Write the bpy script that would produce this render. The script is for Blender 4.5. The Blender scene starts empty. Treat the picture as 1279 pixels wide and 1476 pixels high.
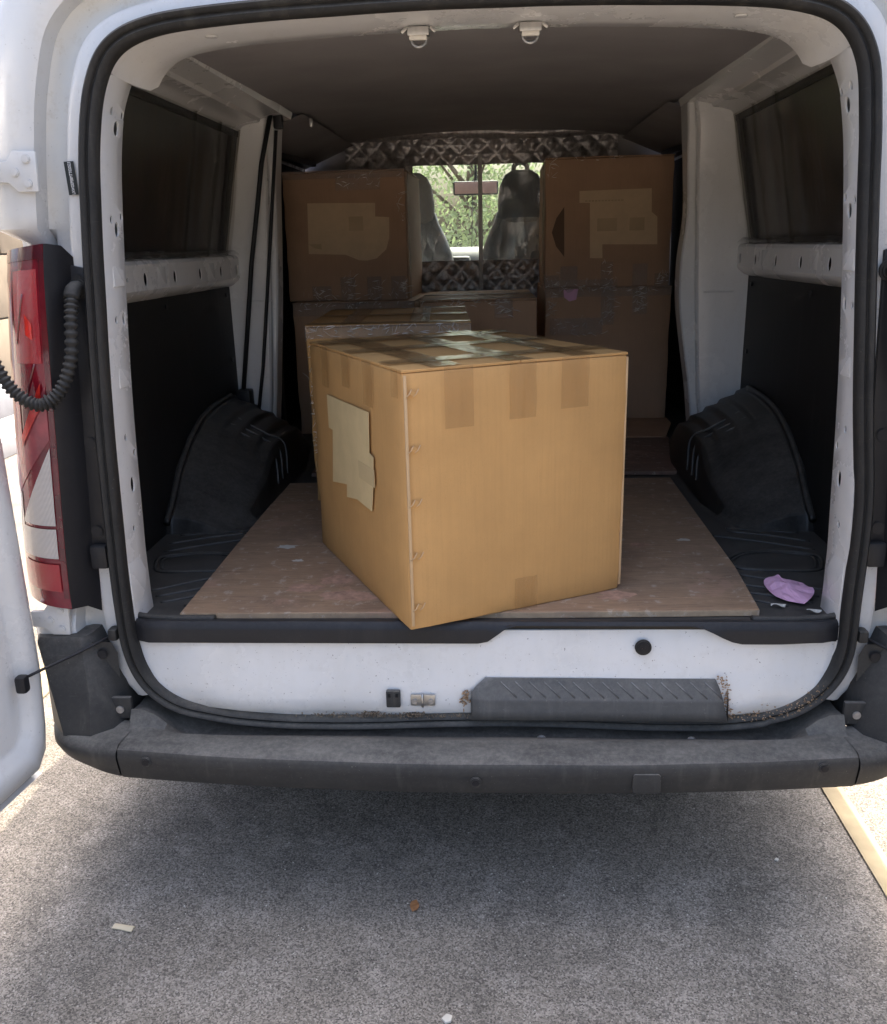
import bpy, bmesh, math, random
from mathutils import Vector, Matrix, noise
R = math.radians
random.seed(7)
sc = bpy.context.scene
COL = sc.collection

# ------------------------------------------------------------------ camera
cam_d = bpy.data.cameras.new('camera'); cam = bpy.data.objects.new('camera', cam_d); COL.objects.link(cam)
cam_d.sensor_fit = 'HORIZONTAL'; cam_d.sensor_width = 36.0; cam_d.lens = 36.0 * 1280 / 1279
cam_d.clip_start = 0.05; cam_d.clip_end = 500
_a, _p, _r = R(3.667), R(16.788), R(1.4)
F = Vector((-math.sin(_a) * math.cos(_p), math.cos(_a) * math.cos(_p), -math.sin(_p)))
Rt = Vector((math.cos(_a), math.sin(_a), 0)); Up = Rt.cross(F)
R2 = Rt * math.cos(_r) - Up * math.sin(_r); U2 = Up * math.cos(_r) + Rt * math.sin(_r)
M = Matrix((R2, U2, -F)).transposed().to_4x4(); M.translation = Vector((0.042, -1.70, 1.35))
cam.matrix_world = M
sc.camera = cam

# ------------------------------------------------------------------ world, sun, exposure
SUN_DIR = Vector((0.17, 0.62, 1.0)).normalized()          # towards the sun
w = bpy.data.worlds.new('World'); sc.world = w; w.use_nodes = True
nt = w.node_tree; nt.nodes.clear()
sky = nt.nodes.new('ShaderNodeTexSky'); sky.sky_type = 'NISHITA'; sky.sun_disc = False
sky.sun_elevation = math.asin(SUN_DIR.z); sky.sun_rotation = math.atan2(SUN_DIR.x, SUN_DIR.y)
sky.air_density = 1.0; sky.dust_density = 10.0; sky.ozone_density = 2.5
bg = nt.nodes.new('ShaderNodeBackground'); bg.inputs[1].default_value = 0.15
wo = nt.nodes.new('ShaderNodeOutputWorld')
nt.links.new(sky.outputs[0], bg.inputs[0]); nt.links.new(bg.outputs[0], wo.inputs[0])
sun_d = bpy.data.lights.new('sun', 'SUN'); sun_d.energy = 2.0; sun_d.angle = R(0.6); sun_d.color = (1, .88, .72)
sun = bpy.data.objects.new('sun', sun_d); COL.objects.link(sun)
sun.rotation_euler = SUN_DIR.to_track_quat('Z', 'Y').to_euler(); sun.location = (0, 3, 12)
vs = sc.view_settings; vs.view_transform = 'Standard'; vs.look = 'None'; vs.gamma = 1; vs.use_curve_mapping = False
vs.exposure = 2.32
sc.cycles.max_bounces = 10; sc.cycles.diffuse_bounces = 6; sc.cycles.transparent_max_bounces = 12
sc.cycles.use_denoising = True
sc.cycles.sample_clamp_indirect = 6

# ------------------------------------------------------------------ materials
class NT:
    def __init__(s, name):
        s.m = bpy.data.materials.new(name); s.m.use_nodes = True
        s.t = s.m.node_tree; s.t.nodes.clear()
        s.out = s.n('ShaderNodeOutputMaterial'); s.b = s.n('ShaderNodeBsdfPrincipled')
        s.l(s.b.outputs[0], s.out.inputs[0])
    def n(s, k, **kw):
        x = s.t.nodes.new(k)
        for a, v in kw.items(): setattr(x, a, v)
        return x
    def l(s, a, b): s.t.links.new(a, b)
    def coord(s, scale=(1, 1, 1), rot=(0, 0, 0), kind='Object'):
        c = s.n('ShaderNodeTexCoord'); m = s.n('ShaderNodeMapping')
        m.inputs['Scale'].default_value = scale; m.inputs['Rotation'].default_value = rot
        s.l(c.outputs[kind], m.inputs[0]); return m.outputs[0]
    def noise(s, scale, detail=4, rough=.55, vec=None, dist=0):
        x = s.n('ShaderNodeTexNoise'); x.inputs['Scale'].default_value = scale
        x.inputs['Detail'].default_value = detail; x.inputs['Roughness'].default_value = rough
        x.inputs['Distortion'].default_value = dist
        s.l(vec if vec is not None else s.coord(), x.inputs['Vector']); return x.outputs['Fac']
    def ramp(s, fac, lo, hi, c0=(0, 0, 0, 1), c1=(1, 1, 1, 1)):
        x = s.n('ShaderNodeValToRGB'); x.color_ramp.elements[0].position = lo; x.color_ramp.elements[1].position = hi
        x.color_ramp.elements[0].color = c0; x.color_ramp.elements[1].color = c1
        s.l(fac, x.inputs[0]); return x.outputs[0]
    def mix(s, fac, a, b, blend='MIX'):
        x = s.n('ShaderNodeMix', data_type='RGBA', blend_type=blend)
        for i, v in ((0, fac), (6, a), (7, b)):
            if isinstance(v, (int, float)): x.inputs[i].default_value = v
            elif isinstance(v, tuple): x.inputs[i].default_value = v if len(v) == 4 else v + (1,)
            else: s.l(v, x.inputs[i])
        return x.outputs[2]
    def math(s, op, a, b=0.0):
        x = s.n('ShaderNodeMath', operation=op)
        for i, v in ((0, a), (1, b)):
            if isinstance(v, (int, float)): x.inputs[i].default_value = v
            else: s.l(v, x.inputs[i])
        return x.outputs[0]
    def bump(s, h, strength=.3, dist=.01, prev=None):
        x = s.n('ShaderNodeBump'); x.inputs['Strength'].default_value = strength; x.inputs['Distance'].default_value = dist
        s.l(h, x.inputs['Height'])
        if prev is not None: s.l(prev, x.inputs['Normal'])
        return x.outputs[0]
    def set(s, **kw):
        for k, v in kw.items():
            k = {'color': 'Base Color', 'rough': 'Roughness', 'metal': 'Metallic', 'coat': 'Coat Weight', 'coatr': 'Coat Roughness',
                 'spec': 'Specular IOR Level', 'normal': 'Normal', 'trans': 'Transmission Weight'}[k]
            i = s.b.inputs[k]
            if isinstance(v, (int, float)): i.default_value = v
            elif isinstance(v, tuple): i.default_value = v if len(v) == 4 or len(v) == 3 and k == 'Normal' else v + (1,)
            else: s.l(v, i)
        return s.m

def m_plain(name, col, rough=.5, metal=0, coat=0, var=.15, scale=6, bumps=0.0, bscale=200):
    t = NT(name); f = t.noise(scale, 5)
    d = tuple(c * (1 - var) for c in col); u = tuple(min(1, c * (1 + var)) for c in col)
    t.set(color=t.ramp(f, .3, .7, d + (1,), u + (1,)), rough=rough, metal=metal, coat=coat)
    if bumps: t.set(normal=t.bump(t.noise(bscale, 3), bumps, .002))
    return t.m

def m_paint(name, dirt=.25, base=(.80, .815, .83), chips=.25):
    t = NT(name)
    a = t.ramp(t.noise(3.2, 8, .65), .45, .78); b = t.ramp(t.noise(40, 4, .7), .55, .8)
    c = t.mix(t.math('MULTIPLY', a, dirt), base, (.46, .43, .37))
    st = t.ramp(t.noise(7, 5, .6, t.coord((5, 5, .6))), .50, .80)
    c = t.mix(t.math('MULTIPLY', st, dirt * .8), c, (.55, .54, .50))
    c = t.mix(t.math('MULTIPLY', b, dirt * .5), c, (.35, .31, .25))
    ch = t.ramp(t.noise(150, 3, .6), .685, .70); c = t.mix(t.math('MULTIPLY', ch, chips), c, (.12, .10, .085))
    t.set(color=c, rough=t.mix(a, (.22,) * 3, (.45,) * 3), coat=.2, coatr=.25)
    return t.m

def m_plastic(name, base, dust, amount, rough=.55, grain=900, scratches=True):
    t = NT(name)
    g = t.n('ShaderNodeNewGeometry'); sp = t.n('ShaderNodeSeparateXYZ'); t.l(g.outputs['Normal'], sp.inputs[0])
    upf = t.ramp(sp.outputs['Z'], .25, .95)
    n1 = t.ramp(t.noise(9, 9, .74, t.coord((.6, 1.6, 1))), .36, .70)
    n2 = t.ramp(t.noise(90, 6, .8), .42, .68)
    nn = t.math('ADD', t.math('MULTIPLY', n1, .55), t.math('MULTIPLY', n2, .4))
    f = t.math('MULTIPLY', t.math('ADD', t.math('MULTIPLY', upf, t.math('ADD', nn, .28)), t.math('MULTIPLY', nn, .16)), amount)
    c = t.mix(f, base, dust)
    if scratches:
        s1 = t.ramp(t.noise(14, 3, .6, t.coord((1, 1, 14), (.2, .5, .3))), .66, .70)
        s2 = t.ramp(t.noise(260, 2), .70, .76)
        c = t.mix(t.math('MULTIPLY', s1, .10 * amount), c, dust); c = t.mix(t.math('MULTIPLY', s2, .5 * amount), c, dust)
    dr = t.ramp(t.noise(26, 4, .6, t.coord((1, 1, .08))), .56, .72)
    c = t.mix(t.math('MULTIPLY', dr, .16 * amount), c, dust)
    t.set(color=c, rough=t.mix(f, (rough,) * 3, (.85,) * 3), spec=.28, normal=t.bump(t.noise(grain, 2), .12, .001))
    return t.m

def m_card(name, base=(.47, .275, .115), var=.1):
    t = NT(name)
    lo = tuple(c * (1 - var) for c in base); hi = tuple(c * (1 + var) for c in base)
    c = t.ramp(t.noise(5, 6, .6), .3, .7, lo + (1,), hi + (1,))
    fl = t.noise(30, 4, .7, t.coord((6, 6, .15)))
    c = t.mix(t.math('MULTIPLY', t.ramp(fl, .45, .75), .30), c, tuple(x * .78 for x in base))
    sp = t.ramp(t.noise(420, 2), .60, .72)
    c = t.mix(t.math('MULTIPLY', sp, .25), c, tuple(x * .6 for x in base))
    sm = t.ramp(t.noise(2.3, 3), .55, .72)
    c = t.mix(t.math('MULTIPLY', sm, .22), c, tuple(x * .72 for x in base))
    wv = t.n('ShaderNodeTexWave', wave_type='BANDS', bands_direction='X'); wv.inputs['Scale'].default_value = 42
    wv.inputs['Distortion'].default_value = .6; t.l(t.coord((1, 1, .05), (0, 0, R(45))), wv.inputs['Vector'])
    nb = t.bump(wv.outputs['Fac'], .045, .002)
    nb = t.bump(t.noise(7, 4), .22, .012, nb)
    t.set(color=c, rough=.72, normal=nb, spec=.3)
    return t.m

def m_tape(name, base, alpha=.55, wr=18, rough=.14, coat=.6):
    t = NT(name)
    b = t.bump(t.noise(wr, 4, .6, t.coord((1, 1, 3)), .8), .6, .006)
    t.set(color=t.ramp(t.noise(8, 3), .3, .7, tuple(c * .85 for c in base) + (1,), base + (1,)), rough=rough, coat=coat, normal=b)
    tr = t.n('ShaderNodeBsdfTransparent'); mx = t.n('ShaderNodeMixShader'); mx.inputs[0].default_value = alpha
    t.l(tr.outputs[0], mx.inputs[1]); t.l(t.b.outputs[0], mx.inputs[2]); t.l(mx.outputs[0], t.out.inputs[0])
    return t.m

def m_film(name, tint=(.95, .97, .96), gloss=.16, rough=.12, bump=.5, haze=.06, scale=9, stretch=(1, 1, .35), edge=.4, veil=False):
    t = NT(name); t.t.nodes.remove(t.b)
    nb = t.bump(t.noise(scale, 4, .62, t.coord(stretch), 1.0), bump, .03)
    tr = t.n('ShaderNodeBsdfTransparent'); tr.inputs[0].default_value = tint + (1,)
    gl = t.n('ShaderNodeBsdfGlossy'); gl.inputs['Roughness'].default_value = rough; t.l(nb, gl.inputs['Normal'])
    df = t.n('ShaderNodeBsdfTranslucent' if veil else 'ShaderNodeBsdfDiffuse'); df.inputs[0].default_value = (.8, .8, .78, 1)
    fr = t.n('ShaderNodeLayerWeight'); fr.inputs[0].default_value = .5; t.l(nb, fr.inputs['Normal'])
    fac = t.math('ADD', t.math('MULTIPLY', t.math('POWER', fr.outputs['Facing'], 4.0), edge), .03 + gloss * .3)
    m1 = t.n('ShaderNodeMixShader'); m1.inputs[0].default_value = haze
    t.l(tr.outputs[0], m1.inputs[1]); t.l(df.outputs[0], m1.inputs[2])
    m2 = t.n('ShaderNodeMixShader'); t.l(fac, m2.inputs[0])
    t.l(m1.outputs[0], m2.inputs[1]); t.l(gl.outputs[0], m2.inputs[2]); t.l(m2.outputs[0], t.out.inputs[0])
    return t.m

def m_ply(name, base=(.36, .235, .145)):
    t = NT(name)
    g = t.noise(9, 6, .65, t.coord((1.2, 9, 1), (0, 0, R(4))), 1.5)
    c = t.ramp(g, .30, .72, tuple(x * .72 for x in base) + (1,), tuple(x * 1.25 for x in base) + (1,))
    c = t.mix(t.math('MULTIPLY', t.ramp(t.noise(3.1, 6, .65), .46, .62), .5), c, (.19, .13, .095))
    c = t.mix(t.math('MULTIPLY', t.ramp(t.noise(7, 6, .7), .57, .61), .45), c, (.45, .27, .19))
    c = t.mix(t.math('MULTIPLY', t.ramp(t.noise(40, 5, .7), .58, .63), .5), c, (.54, .45, .36))
    c = t.mix(t.math('MULTIPLY', t.ramp(t.noise(120, 3, .7), .62, .74), .4), c, (.14, .10, .08))
    t.set(color=c, rough=.62, normal=t.bump(g, .15, .003), spec=.35)
    return t.m

def m_ground():
    t = NT('paving'); o = t.coord()
    c = t.ramp(t.noise(1.1, 8, .68, o), .30, .72, (.20, .19, .176, 1), (.285, .27, .25, 1))
    p = t.ramp(t.noise(2.6, 12, .80, o, .3), .48, .58)
    c = t.mix(t.math('MULTIPLY', p, .42), c, (.10, .097, .092))
    q = t.ramp(t.noise(6.5, 12, .82, o, .3), .50, .57)
    c = t.mix(t.math('MULTIPLY', q, .45), c, (.36, .345, .33))
    v = t.n('ShaderNodeTexVoronoi'); v.inputs['Scale'].default_value = 330; t.l(o, v.inputs['Vector'])
    sp = t.n('ShaderNodeSeparateXYZ'); t.l(v.outputs['Color'], sp.inputs[0])
    gr = t.ramp(t.math('ADD', t.math('MULTIPLY', sp.outputs[0], .65), t.math('MULTIPLY', t.noise(700, 2, .6, o), .35)), .12, .80)
    c = t.mix(.8, c, t.mix(gr, (.12, .118, .115), (.86, .84, .81)), 'OVERLAY')
    pit = t.ramp(sp.outputs[1], .93, .97); c = t.mix(t.math('MULTIPLY', pit, .6), c, (.05, .048, .045))
    wht = t.ramp(sp.outputs[2], .965, .985); c = t.mix(t.math('MULTIPLY', wht, .55), c, (.55, .53, .50))
    ck = t.n('ShaderNodeTexVoronoi', feature='DISTANCE_TO_EDGE'); ck.inputs['Scale'].default_value = 5.5
    wv = t.n('ShaderNodeMix', data_type='VECTOR'); wv.inputs[0].default_value = .10
    nz = t.n('ShaderNodeTexNoise'); nz.inputs['Scale'].default_value = 7; nz.inputs['Detail'].default_value = 8; t.l(o, nz.inputs['Vector'])
    t.l(o, wv.inputs[4]); t.l(nz.outputs['Color'], wv.inputs[5]); t.l(wv.outputs[1], ck.inputs['Vector'])
    cr = t.math('MULTIPLY', t.math('SUBTRACT', 1.0, t.ramp(ck.outputs['Distance'], .0, .008)), t.ramp(t.noise(2.1, 4, .6, o), .52, .60))
    c = t.mix(t.math('MULTIPLY', cr, .45), c, (.06, .057, .053))
    c = t.mix(1.0, c, (.76, .73, .685), 'MULTIPLY')
    t.set(color=c, rough=.88, normal=t.bump(gr, .16, .002), spec=.25)
    return t.m

def m_quilt():
    t = NT('quilted_silver_foil')
    n = t.noise(60, 4, .65)
    t.set(color=t.ramp(n, .3, .7, (.30, .28, .27, 1), (.62, .59, .57, 1)), metal=.5, rough=.36, normal=t.bump(t.noise(45, 3, .6), .5, .006))
    return t.m

def m_dark_glass():
    t = NT('blackened_window_glass')
    t.set(color=(.012, .011, .012), rough=.25, normal=t.bump(t.noise(6, 3, .5, t.coord((1, 1, .4))), .15, .01), spec=.35)
    return t.m

def m_lens(name, col, rough=.12, rib=0.0, ribs=60, metal=0, dirn='Z'):
    t = NT(name)
    wv = t.n('ShaderNodeTexWave', wave_type='BANDS', bands_direction=dirn); wv.inputs['Scale'].default_value = ribs
    wv.inputs['Distortion'].default_value = .3; t.l(t.coord(), wv.inputs['Vector'])
    wx = t.n('ShaderNodeTexWave', wave_type='BANDS', bands_direction='X'); wx.inputs['Scale'].default_value = ribs * .8
    t.l(t.coord(), wx.inputs['Vector'])
    h = t.math('ADD', wv.outputs['Fac'], wx.outputs['Fac'])
    lo = tuple(c * .45 for c in col); hi = tuple(min(1, c * 1.25) for c in col)
    t.set(color=t.mix(t.math('MULTIPLY', h, .5), lo, hi) if rib else t.ramp(t.noise(12, 4), .3, .7, lo + (1,), hi + (1,)),
          rough=rough, coat=1.0, coatr=.06, metal=metal)
    if rib: t.set(normal=t.bump(h, rib, .003))
    return t.m

def m_leaf(name, a, b):
    t = NT(name); oi = t.noise(3.0, 3)
    cc = t.ramp(oi, .3, .7, a + (1,), b + (1,)); t.set(color=cc, rough=.6)
    tl = t.n('ShaderNodeBsdfTranslucent'); t.l(t.mix(.5, cc, (.45, .55, .28)), tl.inputs[0]); mx = t.n('ShaderNodeMixShader'); mx.inputs[0].default_value = .5
    t.l(t.b.outputs[0], mx.inputs[1]); t.l(tl.outputs[0], mx.inputs[2]); t.l(mx.outputs[0], t.out.inputs[0])
    return t.m

MAT = dict(
    grime=m_paint('grimy_gutter_paint', .95, (.56, .565, .55)), white=m_paint('white_van_paint', .36, (.58, .58, .57)), inner=m_paint('dusty_inner_paint', .26, (.66, .655, .64)),
    sill=m_paint('scuffed_sill_paint', .36, (.635, .632, .618), .7),
    bumper=m_plastic('grey_bumper_plastic', (.028, .028, .028), (.205, .19, .165), .92),
    liner=m_plastic('black_floor_plastic', (.014, .0135, .013), (.16, .147, .128), .55, .33),
    black=m_plastic('black_trim_plastic', (.012, .012, .014), (.12, .115, .11), .35, .42),
    rubber=m_plastic('dusty_black_rubber', (.016, .016, .016), (.18, .165, .14), .7, .6, 400),
    board=m_plastic('black_lining_board', (.008, .008, .008), (.09, .085, .08), .8, .5, 300),
    head=m_plain('grey_headliner_cloth', (.345, .325, .32), .95, var=.12, scale=3, bumps=.2, bscale=500),
    card=m_card('kraft_cardboard', (.50, .282, .105)), card2=m_card('brown_cardboard', (.46, .29, .18)), edge=m_card('torn_kraft_edge', (.52, .35, .19)),
    tape=m_tape('brown_packing_tape', (.40, .215, .075), .24, 18, .35, .1), clear=m_film('clear_packing_tape', (1, .98, .96), .12, .2, 2.0, .16, 42, (1, 1, 1), .2),
    glosstape=m_tape('shiny_packing_tape', (.33, .20, .085), .62, 26),
    paper=m_plain('pale_label_paper', (.60, .455, .235), .75, var=.06, scale=20), paper2=m_plain('brown_label_paper', (.68, .50, .31), .75, var=.06, scale=20),
    smudge=m_plain('label_mosaic', (.52, .39, .205), .8, var=.1), mosaic_print=m_plain('label_mosaic_print', (.56, .40, .24), .8, var=.1),  # added mosaic squares, not marks on the paper; second tone also prints label lines
    ply=m_ply('worn_plywood'), plyedge=m_ply('plywood_edge', (.42, .30, .19)), ply2=m_ply('dark_plywood', (.22, .135, .10)),
    ground=m_ground(), quilt=m_quilt(), glass=m_dark_glass(),
    film=m_film('crinkled_plastic_film', (.85, .84, .82), .10, .25, .3, .006, 3.5, edge=.06), pvc=m_film('clear_curtain_film', (.93, .97, .95), .06, .1, .35, .09, 5, veil=True),
    wrap=m_film('glossy_plastic_wrap', (.95, .95, .95), .35, .18, .3, .03, 3, (1, 1, .5), .4), glint=m_plain('painted_tape_glint', (.88, .83, .75), .3, var=.1, scale=50),  # last one: pale tone standing in for specular glints on tape
    windscreen=m_film('windscreen_glass', (.88, .95, .92), .02, .02, 0, .02),
    metal=m_plain('zinc_metal', (.45, .44, .42), .38, .9, var=.2, scale=40), bolt=m_plain('dull_bolt_metal', (.42, .41, .40), .45, .8, var=.2, scale=90),
    red=m_lens('dark_red_lens', (.20, .006, .016)), redrib=m_lens('ribbed_red_lens', (.40, .010, .018), .12, .35, 150),
    bright=m_lens('bright_red_reflector', (.62, .03, .02), .2), rose=m_lens('rose_lens', (.34, .06, .07), .2),
    clearlens=m_lens('ribbed_clear_lens', (.70, .64, .58), .12, .6, 130), deepred=m_lens('deep_red_rim', (.11, .006, .012)),
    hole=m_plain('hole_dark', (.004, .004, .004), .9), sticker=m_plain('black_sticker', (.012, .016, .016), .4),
    ink=m_plain('white_print', (.8, .8, .8), .6), seat=m_plastic('black_seat_cover', (.012, .011, .014), (.05, .05, .05), .3, .28, 200, False),
    seatgrey=m_plain('taupe_headrest_cover', (.13, .11, .095), .7), dash=m_plain('dark_dashboard', (.022, .026, .025), .5),
    pink=m_plain('pink_paper', (.80, .46, .63), .85, var=.07, scale=25, bumps=.3, bscale=60), yellow=m_plain('faded_yellow_paint', (.34, .275, .16), .8, var=.25, scale=9),
    mirror=m_plain('painted_mirror_glint', (.80, .52, .47), .35, 0), belt=m_plain('black_webbing', (.012, .012, .013), .6),  # mirror: pink glint put into an even base colour
    wall=m_plain('beige_stone_wall', (.27, .22, .16), .8, var=.2, scale=3), grey=m_plain('grey_facade', (.38, .38, .39), .7), signred=m_plain('red_sign_panel', (.42, .06, .10), .4),
    tyre=m_plain('tyre_rubber', (.02, .02, .02), .8), leaf=m_leaf('foliage', (.10, .15, .06), (.22, .28, .14)), bark=m_plain('bark', (.10, .075, .05), .9, var=.3),
    wood=m_plain('pale_splinter', (.55, .47, .33), .8), dry=m_plain('dry_leaf_brown', (.28, .13, .05), .8), crumb=m_plain('pale_crumb', (.62, .58, .50), .9),
    dirt=m_plain('caked_dirt', (.17, .13, .09), .95, var=.4, scale=60), rust=m_plain('dry_moss_clump', (.30, .20, .12), .95, var=.4, scale=80),
    pad=m_plastic('dusty_grey_rubber_pad', (.075, .075, .074), (.26, .25, .23), 1.2, .7),
    scuff=m_plain('worn_pinkish_veneer', (.42, .255, .175), .8, var=.3, scale=60),
    darkbrown=m_plain('dark_brown_patch', (.15, .09, .055), .8, var=.1),
    pleather=m_plastic('armrest', (.01, .01, .01), (.05, .05, .05), .2),
)

# ------------------------------------------------------------------ mesh helpers
def link(name, me, mat, parent=None, loc=None, smooth=False):
    o = bpy.data.objects.new(name, me); COL.objects.link(o)
    if mat is not None and not me.materials: me.materials.append(MAT[mat] if isinstance(mat, str) else mat)
    if parent is not None: o.parent = parent
    if loc is not None: o.location = loc
    if smooth:
        for p in me.polygons: p.use_smooth = True
    return o
def raw(name, vs_, fs, mat, parent=None, smooth=False, loc=None):
    me = bpy.data.meshes.new(name); me.from_pydata([tuple(v) for v in vs_], [], fs); me.update()
    bm = bmesh.new(); bm.from_mesh(me); bmesh.ops.recalc_face_normals(bm, faces=bm.faces); bm.to_mesh(me); bm.free()
    return link(name, me, mat, parent, loc, smooth)
def from_bm(name, bm, mat, parent=None, smooth=False, loc=None):
    me = bpy.data.meshes.new(name); bm.to_mesh(me); bm.free(); return link(name, me, mat, parent, loc, smooth)
def sharp(o, ang=35):
    me = o.data
    for p in me.polygons: p.use_smooth = True
    try: me.set_sharp_from_angle(angle=R(ang))
    except Exception: pass
    return o
def grid(name, rows, mat, parent=None, smooth=True, closed=False, thick=0, cap=False):
    """rows: list of equal-length point lists"""
    n = len(rows[0]); vs_ = [p for r in rows for p in r]; fs = []
    for i in range(len(rows) - 1):
        for j in range(n if closed else n - 1):
            k = (j + 1) % n
            fs.append((i * n + j, i * n + k, (i + 1) * n + k, (i + 1) * n + j))
    if cap and closed:
        fs.append(tuple(range(n))); fs.append(tuple((len(rows) - 1) * n + j for j in range(n)))
    o = raw(name, vs_, fs, mat, parent, smooth)
    if thick:
        m = o.modifiers.new('thickness', 'SOLIDIFY'); m.thickness = thick; m.offset = 0
    return o
def box(name, size, loc, mat, parent=None, bevel=.003, rot=(0, 0, 0), seg=2):
    bm = bmesh.new(); bmesh.ops.create_cube(bm, size=1)
    bmesh.ops.scale(bm, vec=size, verts=bm.verts)
    if bevel: bmesh.ops.bevel(bm, geom=bm.edges[:], offset=bevel, segments=seg, affect='EDGES', profile=.6)
    o = from_bm(name, bm, mat, parent, loc=loc); o.rotation_euler = rot
    return sharp(o, 40)
def prism(name, poly, axis, d0, d1, mat, parent=None, bevel=.0, seg=2, loc=None, rot=None):
    """poly in the two remaining axes, extruded along axis from d0 to d1"""
    bm = bmesh.new()
    def P(a, b, d): return (d, a, b) if axis == 'x' else (a, d, b) if axis == 'y' else (a, b, d)
    lo = [bm.verts.new(P(a, b, d0)) for a, b in poly]; hi = [bm.verts.new(P(a, b, d1)) for a, b in poly]
    n = len(poly); bm.faces.new(lo); bm.faces.new(hi[::-1])
    for i in range(n): bm.faces.new((lo[i], lo[(i + 1) % n], hi[(i + 1) % n], hi[i]))
    bmesh.ops.recalc_face_normals(bm, faces=bm.faces)
    if bevel: bmesh.ops.bevel(bm, geom=bm.edges[:], offset=bevel, segments=seg, affect='EDGES', profile=.6)
    o = from_bm(name, bm, mat, parent, loc=loc)
    if rot: o.rotation_euler = rot
    return sharp(o, 40)
def cyl(name, r, depth, loc, axis, mat, parent=None, seg=20, bevel=.0, r2=None):
    bm = bmesh.new(); bmesh.ops.create_cone(bm, cap_ends=True, segments=seg, radius1=r, radius2=r if r2 is None else r2, depth=depth)
    if bevel: bmesh.ops.bevel(bm, geom=[e for e in bm.edges if len(e.link_faces) == 2 and any(len(f.verts) > 4 for f in e.link_faces)], offset=bevel, segments=2, affect='EDGES')
    o = from_bm(name, bm, mat, parent, loc=loc)
    o.rotation_euler = {'x': (0, R(90), 0), 'y': (R(90), 0, 0), 'z': (0, 0, 0)}[axis]
    return sharp(o, 40)
def crom(pts, n, closed=False):
    P = [Vector(p) for p in pts]; out = []; L = len(P); segs = L if closed else L - 1
    for i in range(segs):
        p0 = P[(i - 1) % L] if closed or i > 0 else P[0] * 2 - P[1]
        p1 = P[i]; p2 = P[(i + 1) % L]; p3 = P[(i + 2) % L] if closed or i + 2 < L else P[-1] * 2 - P[-2]
        for k in range(n):
            t = k / n
            out.append(.5 * ((2 * p1) + (p2 - p0) * t + (2 * p0 - 5 * p1 + 4 * p2 - p3) * t * t + (3 * p1 - p0 - 3 * p2 + p3) * t ** 3))
    if not closed: out.append(P[-1].copy())
    return out
def tube(name, pts, r, mat, parent=None, seg=10, closed=False, rf=None, cap=True):
    """rf(i) radius factor per station"""
    P = [Vector(p) for p in pts]; n = len(P); rows = []
    up = None
    for i in range(n):
        t = (P[(i + 1) % n if closed else min(i + 1, n - 1)] - P[(i - 1) % n if closed else max(i - 1, 0)]).normalized()
        if up is None: up = t.orthogonal().normalized()
        up = (up - t * up.dot(t)).normalized(); s = t.cross(up); rr = r * (rf(i) if rf else 1)
        rows.append([P[i] + (up * math.cos(a) + s * math.sin(a)) * rr for a in [2 * math.pi * k / seg for k in range(seg)]])
    if closed: rows.append(rows[0])
    return grid(name, rows, mat, parent, True, True, cap=cap and not closed)
def loft(name, secs, mat, parent=None, n=24, power=3.0, axis='z', smooth=True):
    """secs: (z, cx, cy, hx, hy) superellipse sections, capped"""
    rows = []
    for (z, cx, cy, hx, hy) in secs:
        r = []
        for k in range(n):
            a = 2 * math.pi * k / n; c, s = math.cos(a), math.sin(a)
            r.append((cx + hx * math.copysign(abs(c) ** (2 / power), c), cy + hy * math.copysign(abs(s) ** (2 / power), s), z))
        rows.append(r)
    return grid(name, rows, mat, parent, smooth, True, cap=True)
def cut(o, cutters):
    """real holes: boolean difference, applied"""
    bm = bmesh.new()
    for c in cutters:
        me = c.data; t = bmesh.new(); t.from_mesh(me); bmesh.ops.transform(t, matrix=c.matrix_basis, verts=t.verts)
        tmp = bpy.data.meshes.new('tmp'); t.to_mesh(tmp); t.free(); bm.from_mesh(tmp); bpy.data.meshes.remove(tmp)
        bpy.data.objects.remove(c)
    me = bpy.data.meshes.new('cutter'); bm.to_mesh(me); bm.free(); co = bpy.data.objects.new('cutter', me); COL.objects.link(co)
    m = o.modifiers.new('holes', 'BOOLEAN'); m.operation = 'DIFFERENCE'; m.object = co; m.solver = 'EXACT'
    dg = bpy.context.evaluated_depsgraph_get(); new = bpy.data.meshes.new_from_object(o.evaluated_get(dg))
    o.modifiers.clear(); o.data = new; bpy.data.objects.remove(co)
    return o
def empty(name, loc=(0, 0, 0), rz=0):
    o = bpy.data.objects.new(name, None); COL.objects.link(o); o.location = loc; o.rotation_euler = (0, 0, rz); o.empty_display_size = .1
    return o
def tag(o, label, cat, group=None):
    o['label'] = label; o['category'] = cat
    if group: o['group'] = group
    return o
def struct(o): o['kind'] = 'structure'; return o
def text(name, body, size, loc, rot, mat, parent=None, sx=1.0):
    cu = bpy.data.curves.new(name, 'FONT'); cu.body = body; cu.size = size; cu.extrude = .0003; cu.align_x = 'CENTER'; cu.align_y = 'CENTER'
    t = bpy.data.objects.new(name + '_curve', cu); COL.objects.link(t)
    me = bpy.data.meshes.new_from_object(t.evaluated_get(bpy.context.evaluated_depsgraph_get()))
    bpy.data.objects.remove(t); me.materials.clear()
    o = link(name, me, mat, parent, loc); o.rotation_euler = rot; o.scale = (sx, 1, 1); return o
def lerp(a, b, t): return a + (b - a) * t
def interp(tab, x):
    if x <= tab[0][0]: return tab[0][1]
    for (a, va), (b, vb) in zip(tab, tab[1:]):
        if x <= b: return va + (vb - va) * (x - a) / (b - a)
    return tab[-1][1]
def sm(t): t = max(0, min(1, t)); return t * t * (3 - 2 * t)

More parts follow.
